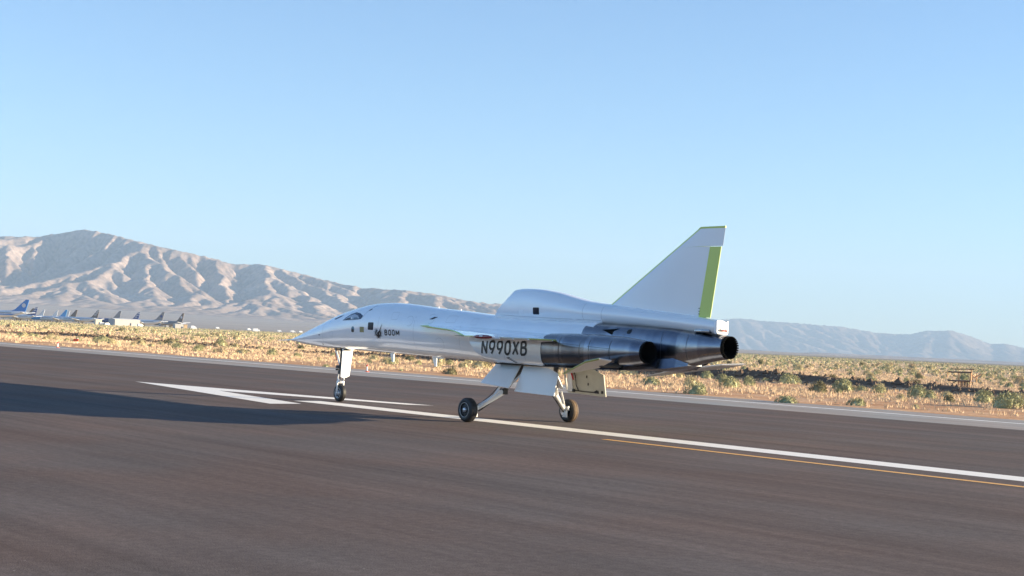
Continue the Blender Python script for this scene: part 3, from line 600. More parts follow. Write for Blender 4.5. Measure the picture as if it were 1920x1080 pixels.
# cockpit side glazing, cabin windows, badges: thin skins on the fuselage (both sides)
for mir in (False, True):
    g1 = patch('windscreen', [(7.98, 2.38), (7.84, 2.47), (7.62, 2.575), (7.35, 2.63), (7.08, 2.60), (6.86, 2.53), (6.92, 2.44), (7.1, 2.42), (7.4, 2.40)], fus_y, M_GLASS, fuselage, .006, mir)
    patch('cockpit_interior', [(7.90, 2.392), (7.80, 2.45), (7.60, 2.53), (7.36, 2.575), (7.14, 2.53), (7.00, 2.45), (7.15, 2.43), (7.4, 2.41)], fus_y, M_PALEIN, fuselage, .010, mir)
    patch('instrument_hood', [(7.84, 2.395), (7.74, 2.44), (7.60, 2.46), (7.45, 2.47), (7.46, 2.42)], fus_y, M_LINK, fuselage, .014, mir)
    patch('seat_headrest', [(7.34, 2.42), (7.32, 2.47), (7.16, 2.48), (7.08, 2.445)], fus_y, mat('seat_blue_grey', (.10, .19, .26), .5), fuselage, .014, mir)
    patch('cockpit_white_dot', rpoly(7.46, 2.455, .035, .028, 1.0, 5), fus_y, M_WHITE2, fuselage, .018, mir)  # small white dot on the cockpit skin
    patch('forward_pane', [(8.62, 2.42), (8.35, 2.50), (8.12, 2.545), (8.16, 2.50), (8.5, 2.40)], fus_y, M_GLASS, fuselage, .006, mir)
    patch('cabin_window', rpoly(6.33, 2.245, .14, .105, .3), fus_y, M_PORT, fuselage, .007, mir)
    patch('black_marking', [(3.58, 2.485), (3.40, 2.55), (3.24, 2.55), (3.42, 2.485)], fus_y, M_BLACK, fuselage, .005, mir)
    patch('round_port', rpoly(7.30, 2.135, .075, .085, 1.0, 7), fus_y, mat('port_blue_grey', (.12, .25, .33), .2), fuselage, .006, mir)
    patch('round_port', rpoly(7.30, 2.10, .072, .045, 1.0, 7), fus_y, M_LINK, fuselage, .010, mir)
    patch('square_badge', rpoly(6.80, 2.14, .11, .075, .1), fus_y, M_TAN, fuselage, .006, mir)
    patch('sensor_port', rpoly(9.35, 1.93, .05, .012, 1), fus_y, M_LINK, fuselage, .006, mir)
    patch('sensor_port', rpoly(9.3, 1.66, .025, .02, 1), fus_y, M_LINK, fuselage, .006, mir)
    patch('canopy_slit', [(6.66, 2.70), (6.56, 2.735), (6.54, 2.72), (6.64, 2.675)], fus_y, M_DARK, fuselage, .006, mir)
    seam('canopy_seam', [(6.88, 2.46), (6.7, 2.66), (6.45, 2.84)], fus_y, fuselage, w=.007, off=.003, mirror=mir)
    for cs, cz, rr_ in ((4.45, 2.42, .17), (3.5, 2.50, .16), (3.0, 1.85, .19)):
        pts = [(cs + rr_ * math.cos(a), cz + rr_ * .8 * math.sin(a)) for a in np.linspace(.6, 5.2, 12)]; seam('access_panel_seam', pts, fus_y, fuselage, w=.004, off=.002, mirror=mir)

# lettering, laid on the surface
def glyph(ch, w):
    """stroke centre lines of one letter in a box w wide and 1 high"""
    el = lambda cx, cy, rx, ry, a0, a1, n_=22, ex=2.5: [(cx + rx * math.copysign(abs(math.cos(R(a))) ** (2 / ex), math.cos(R(a))), cy + ry * math.copysign(abs(math.sin(R(a))) ** (2 / ex), math.sin(R(a)))) for a in np.linspace(a0, a1, n_)]
    if ch == 'N': return [[(0, 0), (0, 1)], [(0, .98), (w, .02)], [(w, 0), (w, 1)]]
    if ch == 'M': return [[(0, 0), (0, 1)], [(0, .98), (w / 2, .25), (w, .98)], [(w, 0), (w, 1)]]
    if ch in '0O': return [el(w / 2, .5, w / 2, .5, 0, 360, 41)]
    if ch == '9': return [el(w / 2, .68, w / 2, .32, 0, 360, 31), [(w * .96, .56), (w * .74, .26), (w * .42, 0)]]
    if ch == 'X': return [[(0, 0), (w, 1)], [(0, 1), (w, 0)]]
    if ch == 'B': return [[(0, 0), (0, 1)], [(0, 1), (w * .45, 1)] + el(w * .45, .77, w * .42, .23, 90, -90, 12, 2.2) + [(0, .54)], [(0, .54), (w * .5, .54)] + el(w * .5, .27, w * .5, .27, 90, -90, 12, 2.2) + [(0, 0)]]
def letters(name, txt, s0, zc, h, wd, gap, th, yf, parent, off, mirror, slope=0.0):
    """block lettering: th = stroke width, wd = letter width, gap = space between, all in units of the height h; runs aft from s0 on the left side"""
    mb = MB(); x0 = 0.0; tot = sum(wd * (1.25 if c == 'M' else 1) for c in txt) + gap * (len(txt) - 1); lay = 0
    for c in txt:
        w = wd * (1.25 if c == 'M' else 1) - th
        for st in glyph(c, w):
            pts = []
            for i in range(len(st) - 1):
                n_ = max(1, int(math.dist(st[i], st[i + 1]) / .25)); pts += [(st[i][0] + (st[i + 1][0] - st[i][0]) * k / n_, st[i][1] + (st[i + 1][1] - st[i][1]) * k / n_) for k in range(n_)]
            pts.append(st[-1]); closed = math.dist(st[0], st[-1]) < 1e-6; N_ = len(pts); vs = []; lay += 1
            for i, p_ in enumerate(pts):
                a, b_ = pts[i - 1] if i else (pts[-2] if closed else p_), pts[i + 1] if i < N_ - 1 else (pts[1] if closed else p_)
                tx, ty = b_[0] - a[0], b_[1] - a[1]; ln = math.hypot(tx, ty) or 1
                for sg in (1, -1):
                    u = x0 + th / 2 + p_[0] - sg * ty / ln * th / 2; v_ = th / 2 + p_[1] * (1 - th) + sg * tx / ln * th / 2
                    s = (s0 - u * h) if not mirror else (s0 - tot * h + u * h); z = zc + (v_ - .5) * h + slope * (s - s0)
                    vs.append((s, yf(s, z) + off + lay * .0003, z))
            mb.add(vs, [(2 * i, 2 * i + 1, 2 * i + 3, 2 * i + 2) for i in range(N_ - 1)])
        x0 += w + th + gap
    o = mb.build(name, M_BLACK, parent, smooth=False)
    if mirror:
        for v in o.data.vertices: v.co.y = -v.co.y
    return tot * h
def emblem(mirror):
    mb = MB()
    def T(p): return (5.93 - p[0] * 1.6, 2.09 + p[1] * 1.1)
    def poly(pts, off):
        q = [T(p) for p in pts]; mb.add([(s, fus_y(s, z) + off, z) for s, z in q], [tuple(range(len(q)))])
    poly([(-.028, -.15), (.02, -.15), (.035, -.02), (.0, .0), (-.035, -.02)], .0065); poly([(-.035, -.02), (.0, .0), (.02, -.05), (-.01, -.07), (-.10, .06), (-.13, .08)], .007)
    poly([(.0, .0), (-.02, -.05), (.02, -.06), (.06, .01), (.10, .13), (.115, .22), (.085, .13), (.05, .05)], .0075)
    for k in range(26):
        a = R(100 + k * 340 / 25 - 0); 
        if 60 < math.degrees(a) % 360 < 112: continue
        r0, r1 = .055, .135 + .03 * ((k * 7) % 3) / 2; c = Vector((math.cos(a), math.sin(a))); t = Vector((-c.y, c.x)) * .011; o_ = Vector((0, -.03))
        p0, p1, p2 = o_ + c * r0 + t, o_ + c * r0 - t, o_ + c * r1; poly([tuple(p0), tuple(p1), tuple(p2)], .0055)
    mb.build('bird_emblem', M_BLACK, fuselage, mirror=mirror, smooth=False)
for mir in (False, True):
    emblem(mir)
    letters('lettering', 'BOOM', 5.60, 2.085, .165, .86, .28, .20, fus_y, fuselage, .006, mir)
    letters('registration', 'N990XB', .38, 1.825, .365, .69, .165, .165, nac_y, nacL if not mir else [o for o in COL.objects if o.name.startswith('engine_nacelle') and o != nacL][0], .006, mir, slope=-.015)

M_JOINT = mat("skin_joint", (.42, .44, .47), .5)
for s in (10.45, 9.15, 5.95, 4.2, 2.1, .9, -.4):
    zt, zb = fus(s)[:2]; seam('skin_joint', [(s, zb + .10), (s, zt - .06)], fus_y, fuselage, w=.009, off=.002, M=M_JOINT)
seam('skin_joint', [(9.1, 1.72), (6.0, 1.66), (2.2, 1.62)], fus_y, fuselage, w=.007, off=.002, M=M_JOINT)
for s, z, a_, c_ in ((5.2, 2.55, .16, .10), (8.6, 1.98, .10, .07), (2.6, 2.5, .2, .09), (1.6, 2.45, .12, .08)):
    pts = rpoly(s, z, a_, c_, .3, 3); seam('hatch_joint', pts + [pts[0]], fus_y, fuselage, w=.006, off=.002, M=M_JOINT)
for s in (-.55, -1.35): seam('skin_joint', [(s, 1.52), (s, 2.05)], nac_y, nacL, w=.007, off=.002, M=M_JOINT)
# belly blade antennas
for s, z, zb, ln in ((6.02, 1.50, 1.27, .13), (3.98, 1.46, 1.23, .15)):
    MB().slab([(s + .11, 0, z + .05), (s - .09, 0, z + .05), (s - .10, 0, zb), (s - .02, 0, zb)], (0, 1, 0), .03).build('blade_antenna', M_WHITE2, jet, bevel=.006)
MB().box((3.75, .05, 1.47), (.5, .05, .04)).build('belly_rail', M_WHITE2, jet, bevel=.01)
MB().tube((6.5, 0, 2.91), (6.5, 0, 2.91), .001, .001).build('x', M_DARK, jet) if False else None
for s in (2.9, 3.9): MB().tube((s, 0, fus(s)[0] - .01), (s, 0, fus(s)[0] + .03), .02, .015, 8).build('dorsal_stub', M_WHITE2, jet)

# wheels
def wheel(parent, c, r, w, side, rim_mat, tan_tread):
    """side +1: hub faces left"""
    c = Vector(c); wh = parent
    P = [(-w * .5, r * .60), (-w * .56, r * .72), (-w * .52, r * .88), (-w * .36, r * .975), (0, r), (w * .36, r * .975), (w * .52, r * .88), (w * .56, r * .72), (w * .5, r * .60)]
    mb = MB(); mb.lathe(c, (0, 1, 0), P, 56); t_ = mb
    # tread band brown: dust plus sunlight painted into the colour
    n_ = 56; ms = []
    for i in range(len(P) - 1): ms += [1 if (tan_tread and i in (3, 4)) else 0] * n_
    mb.m[:len(ms)] = ms; ty = mb.build('tyre', [M_RUB, M_RUBW], wh, angle=60)
    for i_ in (-.2, .2):
        g_ = MB(); g_.lathe(c + Vector((0, i_ * w, 0)), (0, 1, 0), [(-.006, r * .985), (-.006, r * 1.001), (.006, r * 1.001), (.006, r * .985)], 56); g_.build('tread_groove', M_DARK, wh)
    mb = MB()
    for sg in (1, -1):
        mb.lathe(c, (0, sg, 0), [(w * .50, r * .62), (w * .52, r * .60), (w * .50, r * .56), (w * .34, r * .53), (w * .30, r * .30), (w * .40, r * .24), (w * .40, .0001)], 40)
    rim = mb.build('rim', rim_mat, wh, angle=50)
    mb = MB(); rr_ = []
    for (f, off_) in ((.27, .30), (.29, .40), (.40, .405), (.50, .36), (.52, .30)):
        rr_.append([c + Vector((r * f * (1 + (.16 * math.cos(8 * q) if f > .35 else 0)) * math.cos(q), side * w * off_, r * f * (1 + (.16 * math.cos(8 * q) if f > .35 else 0)) * math.sin(q))) for q in np.linspace(0, 2 * math.pi, 64, endpoint=False)])
    mb.rings(rr_, cap0=False, cap1=False); mb.build('wheel_spokes', M_LINK, wh, angle=50)
    mb = MB(); mb.lathe(c + Vector((0, side * w * .38, 0)), (0, side, 0), [(0, r * .20), (w * .16, r * .19), (w * .22, r * .13), (w * .24, .0001)], 24); mb.build('hub_cap', M_HUB, wh, angle=60)
    mb = MB(); mb.lathe(c + Vector((0, side * w * .51, 0)), (0, side, 0), [(0, r * .565), (.008, r * .575), (.008, r * .60), (0, r * .61)], 40); mb.build('rim_edge', M_HUB if not tan_tread else M_LINK, wh)
    return wh

# nose gear
ng = empty('nose_gear', (8.66, 0, 0)); ng.parent = jet
def P_(x, y, z): return (x - 8.66, y, z)
mb = MB(); mb.tube(P_(8.60, .02, 1.56), P_(8.64, .02, .80), .055, .05, 14); mb.tube(P_(8.60, .02, 1.10), P_(8.60, .02, .98), .075, .075, 14); mb.build('strut', M_LINK, ng, angle=40)
mb = MB(); mb.tube(P_(8.64, 0, .86), P_(8.66, 0, .58), .034, .034, 14); mb.build('oleo', M_CHROME, ng)
mb = MB(); mb.box(P_(8.66, 0, .575), (.09, .22, .06)); mb.box(P_(8.66, .105, .42), (.055, .022, .36)); mb.box(P_(8.66, -.105, .42), (.055, .022, .36)); mb.tube(P_(8.66, -.13, .257), P_(8.66, .13, .257), .025, .025, 12)
mb.box(P_(8.74, 0, .62), (.12, .06, .05)); mb.build('fork', M_STEEL, ng, bevel=.008)
mb = MB(); mb.tube(P_(8.78, 0, .80), P_(8.82, 0, .68), .018, .018, 8); mb.tube(P_(8.82, 0, .68), P_(8.70, 0, .60), .018, .018, 8); mb.tube(P_(8.5, .0, .76), P_(8.46, 0, .66), .016, .016, 8); mb.tube(P_(8.46, 0, .66), P_(8.60, 0, .58), .016, .016, 8); mb.build('torque_link', M_STEEL, ng)
mb = MB(); mb.tube(P_(8.98, .02, 1.54), P_(8.70, .02, 1.08), .033, .028, 10); mb.tube(P_(8.93, -.06, 1.54), P_(8.70, -.06, 1.10), .02, .02, 8); mb.build('drag_brace', M_STEEL, ng)
mb = MB(); mb.box(P_(8.72, .06, 1.02), (.16, .08, .09)); mb.box(P_(8.66, 0, .86), (.14, .13, .10)); mb.tube(P_(8.75, -.1, .94), P_(8.75, .12, .94), .025, .025, 10); mb.build('steering_actuator', M_LINK, ng, bevel=.008)
MB().slab([P_(8.93, .06, 1.42), P_(8.90, .06, 1.40), P_(8.82, .06, 1.22), P_(8.86, .06, 1.21)], (0, 1, 0), .012).build('warning_streamer', M_REDTAG, ng)
mb = MB(); mb.slab([P_(8.36, .17, 1.56), P_(8.36, -.19, 1.56), P_(8.40, -.13, .76), P_(8.40, -.08, .755), P_(8.40, -.06, .73), P_(8.40, .08, .70), P_(8.40, .17, .74)], (1, 0, .05), .022); mb.build('nose_gear_door', M_WHITE2, ng, bevel=.005)
MB().box(P_(8.62, 0, 1.53), (.62, .26, .03)).build('wheel_well_shade', M_DARK, ng)  # flat black slab, the shade of the open well put in as colour
wheel(ng, (0, 0, .257), .257, .15, 1, M_HUB, False)

# main gear
def main_gear(side):
    g_ = empty('main_gear', (0, 0, 0)); g_.parent = jet; S = lambda x, y, z: (x, y * side, z)
    r = .295; ax = Vector(S(.26, 1.62, r))
    kn = S(-.08, .80, .77); tp = S(-.46, .52, 1.42); lo = S(.20, 1.40, .34)
    mb = MB(); mb.tube(kn, lo, .075, .06, 14); mb.build('lower_leg', M_STEEL, g_)
    mb = MB(); mb.tube(S(-.03, .80, .70), S(.17, 1.36, .27), .02, .02, 8); mb.build('brake_line', M_LINK, g_)
    mb = MB(); mb.tube(kn, tp, .058, .065, 12); mb.box(kn, (.15, .13, .14)); mb.build('upper_leg', M_LINK, g_, bevel=0)
    mb = MB(); mb.tube(S(-.22, .66, 1.40), S(.02, 1.02, .66), .03, .026, 10); mb.tube(S(-.40, .95, .88), S(-.72, .55, 1.40), .028, .028, 10); mb.build('side_brace', M_STEEL, g_)
    mb = MB(); mb.tube(S(-.16, .98, .80), S(.02, 1.22, .52), .022, .03, 8); mb.tube(S(.02, 1.22, .52), S(.16, 1.38, .42), .03, .02, 8); mb.build('shock_link', M_STEEL, g_)
    mb = MB(); mb.tube(lo, S(.26, 1.50, r), .055, .05, 12); mb.box(S(.20, 1.44, .23), (.16, .05, .20)); mb.box(S(.12, 1.45, .36), (.1, .05, .1)); mb.build('axle_housing', M_STEEL, g_, bevel=.01)
    wh = wheel(g_, tuple(ax), r, .205, side, M_RIM, side < 0)
    # leg door, carried outboard of the leg
    q = [S(.45, .60, 1.475), S(.45, 1.12, .945), S(-.55, 1.03, .87), S(-.55, .68, 1.43)] if side > 0 else [S(.62, .42, 1.47), S(.65, .97, .94), S(-.35, .88, .87), S(-.35, .53, 1.43)]
    a, b_, c_ = Vector(q[0]), Vector(q[1]), Vector(q[3]); nr = (b_ - a).cross(c_ - a)
    mb = MB(); mb.slab(q, nr, .03); mb.build('leg_door', M_WHITE2, g_, bevel=.006)
    # rear bay door hanging from the belly
    q = [S(-.68, .69, 1.42), S(-1.62, .71, 1.41), S(-2.0, .72, 1.29), S(-2.0, .82, .765), S(-.78, .84, .79), S(-.56, .85, .80)]
    nr = (0, side, .12); mb = MB(); mb.slab(q, nr, .028); bd = mb.build('bay_door', M_WHITE2 if side > 0 else M_DOORIN, g_, bevel=.006)
    inn = -side
    mb = MB(); y_ = .74; mb.slab([S(-.72, .665, 1.36), S(-.86, .67, 1.36), S(-.80, .80, .84), S(-.62, .815, .84)], nr, .02); mb.build('door_rib', M_WHITE2, g_)
    pts = [S(-.93, .67, 1.38), S(-1.0, .69, 1.2), S(-.98, .74, 1.0), S(-1.02, .79, .86), S(-.85, .79, .86)]; mb = MB()
    for k in range(len(pts) - 1): mb.tube(pts[k], pts[k + 1], .011, .011, 6)
    pts = [S(-1.02, .79, .86), S(-1.3, .785, .85), S(-1.6, .78, .85), S(-1.72, .76, .90)]
    for k in range(len(pts) - 1): mb.tube(pts[k], pts[k + 1], .012, .012, 6)
    mb.build('door_harness', M_LINK, g_)
    for c_, s_ in ((S(-.84, .79, .86), (.09, .03, .07)), (S(-1.70, .78, .86), (.12, .04, .06)), (S(-1.40, .70, 1.22), (.02, .02, .06)), (S(-1.42, .74, 1.04), (.02, .02, .06)), (S(-1.9, .78, .87), (.06, .03, .07))):
        MB().box(c_, s_).build('door_bracket', M_LINK, g_, bevel=.006)
    # hoses and brake parts on the leg
    mb = MB(); hp = [S(-.30, .70, 1.2), S(-.02, .95, .86), S(.10, 1.12, .62), S(.16, 1.33, .46), S(.22, 1.46, .40)]
    for k in range(len(hp) - 1): mb.tube(hp[k], hp[k + 1], .011, .011, 6)
    mb.build('hydraulic_hose', M_LINK, g_)
    mb = MB(); mb.tube(S(.26, 1.44, r), S(.26, 1.53, r), .13, .13, 24); mb.build('brake_disc', M_CHROME, g_); MB().box(S(.14, 1.49, r + .10), (.12, .09, .09)).build('brake_caliper', M_LINK, g_, bevel=.012)
    MB().slab([S(-.86, .66, 1.35), S(-.82, .66, 1.34), S(-.90, .70, 1.12), S(-.93, .70, 1.13)], (0, 1, 0), .012).build('warning_streamer', M_REDTAG, g_)
    MB().box(S(-.55, .62, 1.445), (1.7, .42, .03)).build('wheel_well_shade', M_DARK, g_)  # black slab painting the shade of the main gear bay
main_gear(1); main_gear(-1)
patch('nacelle_scoop', [(-.62, 1.60), (-.74, 1.62), (-.95, 1.50), (-.84, 1.49)], nac_y, M_DARK, nacL, off=.006)
patch('nacelle_scoop', [(-.70, 1.60), (-.80, 1.60), (-.98, 1.51), (-.90, 1.51)], nac_y, M_PALEIN, nacL, off=.012)
# ------------------------------------------------------------------ desert scrub
M_SAGE = [mat("sage_yellow_green", (.52, .46, .28), .9, noise=(2.5, .3), spec=.1), mat("sage_pale_green", (.38, .38, .22), .9, noise=(2.5, .3), spec=.1), mat("dry_brush", (.50, .40, .26), .9, noise=(2.5, .3), spec=.1), mat("dark_creosote", (.22, .205, .12), .9, noise=(2.5, .3), spec=.1)]
M_STRAW = mat("straw_grass", (.74, .57, .38), .9, noise=(.8, .25), spec=.1)
def bush_geo(rng, nleaf, nu=10, nv_=5, leaf=.09, h=.62, spread=1.0):
    """unit bush (about 1 m across): lumpy dome plus leaf clumps"""
    th = np.linspace(0, 2 * np.pi, nu, endpoint=False); ph = np.linspace(0, np.pi / 2 * .98, nv_)
    T, Pp = np.meshgrid(th, ph, indexing='ij'); sd_ = rng.integers(1000)
    r = .36 * (1 + .45 * fbm(np.cos(T) * 2 + 9, np.sin(T) * 2 + Pp * 2, 2, sd_)) * spread
    V = np.stack([r * np.cos(T) * np.cos(Pp) ** .8, r * np.sin(T) * np.cos(Pp) ** .8, h * .78 * np.sin(Pp) * (1 + .3 * fbm(T * 2, Pp * 3, 2, sd_ + 1)) - .02], -1).reshape(-1, 3)
    Fc = []
    for i in range(nu):
        for j in range(nv_ - 1): a = i * nv_ + j; b_ = ((i + 1) % nu) * nv_ + j; Fc.append((a, b_, b_ + 1, a + 1))
    t = rng.uniform(0, 2 * np.pi, nleaf); p = np.arcsin(rng.uniform(0, 1, nleaf)); rad = rng.uniform(.36, .45, nleaf) * spread * (1 + .35 * np.sin(t * 3 + sd_))
    c = np.stack([rad * np.cos(t) * np.cos(p) ** .7, rad * np.sin(t) * np.cos(p) ** .7, h * np.sin(p) * rng.uniform(.75, 1.1, nleaf)], -1)
    a = rng.normal(size=(nleaf, 3)); a[:, 2] = abs(a[:, 2]) + .6; a += c * 1.5; a /= np.linalg.norm(a, axis=1)[:, None]
    b_ = np.cross(a, rng.normal(size=(nleaf, 3))); b_ /= np.linalg.norm(b_, axis=1)[:, None]
    s = leaf * rng.uniform(.5, 1.3, nleaf)[:, None]; w_ = s * .38
    L = np.stack([c - b_ * w_, c + b_ * w_, c + b_ * w_ * .6 + a * s, c - b_ * w_ * .6 + a * s], 1).reshape(-1, 3)
    Fl = (np.arange(nleaf * 4).reshape(-1, 4) + len(V))
    return np.concatenate([V, L]), np.concatenate([np.array(Fc), Fl])
def DN(x, y): return x * dv[0] + y * dv[1], x * nv[0] + y * nv[1]
rg_ = np.random.default_rng(5); pos = []
def scatter(count, r0, r1, az=25, power=2.0):
    count = int(count * 1.1)
    a = np.radians(rg_.uniform(-az, az, count)); r = (r0 ** power + rg_.random(count) * (r1 ** power - r0 ** power)) ** (1 / power)
    return r * np.sin(a), r * np.cos(a)
X1, Y1 = scatter(5200, 60, 330, power=1.75); X2, Y2 = scatter(24000, 330, 1400, power=1.35)
bx_ = np.concatenate([X1, X2]); by_ = np.concatenate([Y1, Y2]); D_, N_ = DN(bx_, by_)
dens = .5 + .9 * fbm(D_ / 18, N_ / 10, 3, 31)
near = (N_ > -62); band = (N_ < -92) & (N_ > -108)
keep = ~((np.abs(960 + F_PX * bx_ / by_ - 1812) < 50) & (by_ > 85) & (by_ < 125)) & (N_ < -51.5) & (rg_.random(len(D_)) < np.where(near, .05, np.where(band | ((N_ < -74) & (N_ > -86)), .35 * dens, np.clip(dens * np.where(N_ > -82, 1.0, .8) + .25 * (N_ < -160), .1, 1))))
bx_, by_, D_, N_ = bx_[keep], by_[keep], D_[keep], N_[keep]; dist_ = np.hypot(bx_, by_)
size = rg_.lognormal(-.62, .38, len(bx_)) * np.where(N_ > -60, .5, 1) * np.where(dist_ > 330, 1.35, 1) * np.where((N_ < -84) & (N_ > -130), .8, 1)
size = np.clip(size, .15, 1.6)
kind_ = rg_.choice(4, len(bx_), p=[.46, .34, .13, .07])
bz_ = ground_z(D_, N_) - .03
# the big bushes that can be told apart in the photograph: (pixel x, pixel y of the foot, width m, height, kind)
KNOWN = [(318, 645, 2.0, 1.1, 3), (333, 652, 1.6, .8, 1), (193, 640, 1.7, .9, 1), (180, 639, 1.1, .8, 1), (45, 630, 1.5, .7, 1), (362, 637, 1.5, .9, 0), (565, 655, 1.0, .9, 3), (1560, 718, 1.2, 1.0, 3), (1582, 734, 1.6, 1.25, 1), (1536, 735, 1.3, 1.0, 3), (1478, 720, 1.9, 1.0, 1), (1536, 713, .8, .8, 3),
         (1720, 744, 1.4, 1.05, 1), (1743, 748, 1.0, .7, 1), (1776, 743, .9, .6, 0), (1845, 755, 1.3, 1.0, 1), (1888, 765, 1.9, 1.15, 1), (1915, 762, 1.3, 1.0, 0), (1718, 725, 1.3, .9, 3), (1355, 717, 1.1, .95, 1), (1325, 710, 1.2, .8, 1), (1295, 724, 1.2, .9, 0), (1220, 720, 1.3, .8, 1), (1475, 755, 1.2, .5, 1), (1608, 758, 1.1, .55, 1),
         (1308, 738, 1.4, .8, 1), (735, 683, 1.1, .7, 1), (700, 675, 1.2, .8, 0), (768, 677, 1.5, .8, 3), (845, 700, 1.2, .55, 3), (905, 690, 1.6, 1.0, 3), (880, 684, 1.3, .9, 0), (611, 687, .6, .3, 1), (1403, 722, 1.0, .9, 1), (1650, 735, 1.2, .8, 0)]
kx, ky, ks, kh, kk = [], [], [], [], []
for (a, b_, s_, h_, k_) in KNOWN:
    p_ = px(a, b_); kx.append(p_[0]); ky.append(p_[1]); ks.append(s_ * .78); kh.append(h_ * .62); kk.append(k_)
KD, KN = DN(np.array(kx), np.array(ky))
VAR = []
for k in range(8):
    V, Fq = bush_geo(np.random.default_rng(50 + k), 1100, 14, 7, .05, .58 + .05 * (k % 3)); VAR.append((V, Fq))
bush_mesh = {}
def bush_obj(var, kd):
    if (var, kd) not in bush_mesh:
        o = raw_mesh('desert_shrub', VAR[var][0], VAR[var][1], M_SAGE[kd]); bush_mesh[(var, kd)] = o.data; return o
    o = bpy.data.objects.new('desert_shrub', bush_mesh[(var, kd)]); COL.objects.link(o); return o
app = size / dist_; order_ = np.argsort(-app); NI = 300 - len(KNOWN)
half = math.radians(19.6); vis = np.abs(np.arctan2(bx_, by_)) < half
ind = [i for i in order_ if vis[i]][:NI]; ind_set = set(ind)
tone = ['straw-green', 'sage-green', 'dry tan', 'dark olive']; szw = lambda s: 'large' if s > 1.3 else ('small' if s < .7 else 'middling')
def where(x, y, N):
    a = 960 + F_PX * x / y
    side = 'far left' if a < 400 else ('ahead of the nose' if a < 620 else ('behind the jet' if a < 1150 else ('right of the tail' if a < 1500 else 'far right')))
    z_ = 'beside the grey shoulder' if N > -62 else ('before the dark bank' if N > -82 else ('at the dark bank' if N > -95 else 'beyond the dark bank'))
    return z_, side
for q, (x, y, s_, h_, k_) in enumerate(zip(kx, ky, ks, kh, kk)):
    o = bush_obj(q % 8, k_); o.location = (x, y, float(ground_z(KD[q], KN[q])) - .03); o.rotation_euler = (0, 0, q * 1.7); o.scale = (s_, s_, h_ / .6)
    a, b_ = where(x, y, KN[q]); tag(o, '%s rounded %s shrub %s, %s' % (szw(s_), tone[k_], a, b_), 'shrub', 'shrubs along the runway')
for q, i in enumerate(ind):
    o = bush_obj(int(rg_.integers(8)), int(kind_[i])); s_ = float(size[i]); o.location = (bx_[i], by_[i], bz_[i]); o.rotation_euler = (0, 0, float(rg_.uniform(0, 6.28))); o.scale = (s_, s_ * float(rg_.uniform(.8, 1.2)), s_ * float(rg_.uniform(.75, 1.15)))
    a, b_ = where(bx_[i], by_[i], N_[i]); tag(o, '%s rounded %s shrub %s, %s' % (szw(s_), tone[int(kind_[i])], a, b_), 'shrub', 'shrubs along the runway')
LOD = [[bush_geo(np.random.default_rng(90 + k), 90, 9, 4, .13, .6) for k in range(5)], [bush_geo(np.random.default_rng(120 + k), 12, 6, 3, .26, .6) for k in range(4)]]
Vs, Fs, Ms, off_ = [], [], [], 0
rest = [i for i in range(len(bx_)) if i not in ind_set]
for i in rest:
    V, Fq = LOD[0][i % 5] if dist_[i] < 330 else LOD[1][i % 4]
    a = rg_.uniform(0, 6.28); s_ = size[i]; ca, sa = math.cos(a), math.sin(a)
    Q = np.empty_like(V); Q[:, 0] = (V[:, 0] * ca - V[:, 1] * sa) * s_ + bx_[i]; Q[:, 1] = (V[:, 0] * sa + V[:, 1] * ca) * s_ + by_[i]; Q[:, 2] = V[:, 2] * s_ * .95 + bz_[i]
    Vs.append(Q); Fs.append(Fq + off_); Ms.append(np.full(len(Fq), kind_[i])); off_ += len(V)
tag(raw_mesh('scrub_cover', np.concatenate(Vs), np.concatenate(Fs), M_SAGE, np.concatenate(Ms)), kind='stuff')
# dry grass: bunches of thin blades
def tufts(count, r0, r1, hgt, nb, wid, nmax, name, power=1.5):
    x, y = scatter(count, r0, r1, power=power); D, N = DN(x, y); k = (N < nmax) & (rg_.random(len(x)) < np.clip(.60 + 1.3 * fbm(D / 9, N / 4, 3, 41) - .3 * ((N < -80) & (N > -86)) - .40 * (N > -58), 0.03, 1)); x, y, D, N = x[k], y[k], D[k], N[k]; c = len(x); z = ground_z(D, N) - .03
    a = rg_.uniform(0, 6.28, (c, nb)); rr_ = rg_.uniform(0, .16, (c, nb)) * hgt / .3; bxx = x[:, None] + rr_ * np.cos(a); byy = y[:, None] + rr_ * np.sin(a)
    h = hgt * rg_.uniform(.5, 1.2, (c, nb)) * rg_.uniform(.6, 1.3, (c, 1)); lx = .45 * h * np.cos(a) * rg_.random((c, nb)); ly = .45 * h * np.sin(a) * rg_.random((c, nb)); t = rg_.uniform(0, 3.14, (c, nb)); wx, wy = wid * np.cos(t), wid * np.sin(t); zz = np.broadcast_to(z[:, None], bxx.shape)
    V = np.stack([np.stack([bxx - wx, byy - wy, zz], -1), np.stack([bxx + wx, byy + wy, zz], -1), np.stack([bxx + lx, byy + ly, zz + h], -1)], 2).reshape(-1, 3)
    return V
V = np.concatenate([tufts(60000, 62, 200, .19, 8, .02, -50.2, 'a', 1.3), tufts(45000, 190, 700, .30, 5, .07, -84, 'b', 1.3)])
tag(raw_mesh('dry_grass', V, np.arange(len(V)).reshape(-1, 3), M_STRAW), kind='stuff')
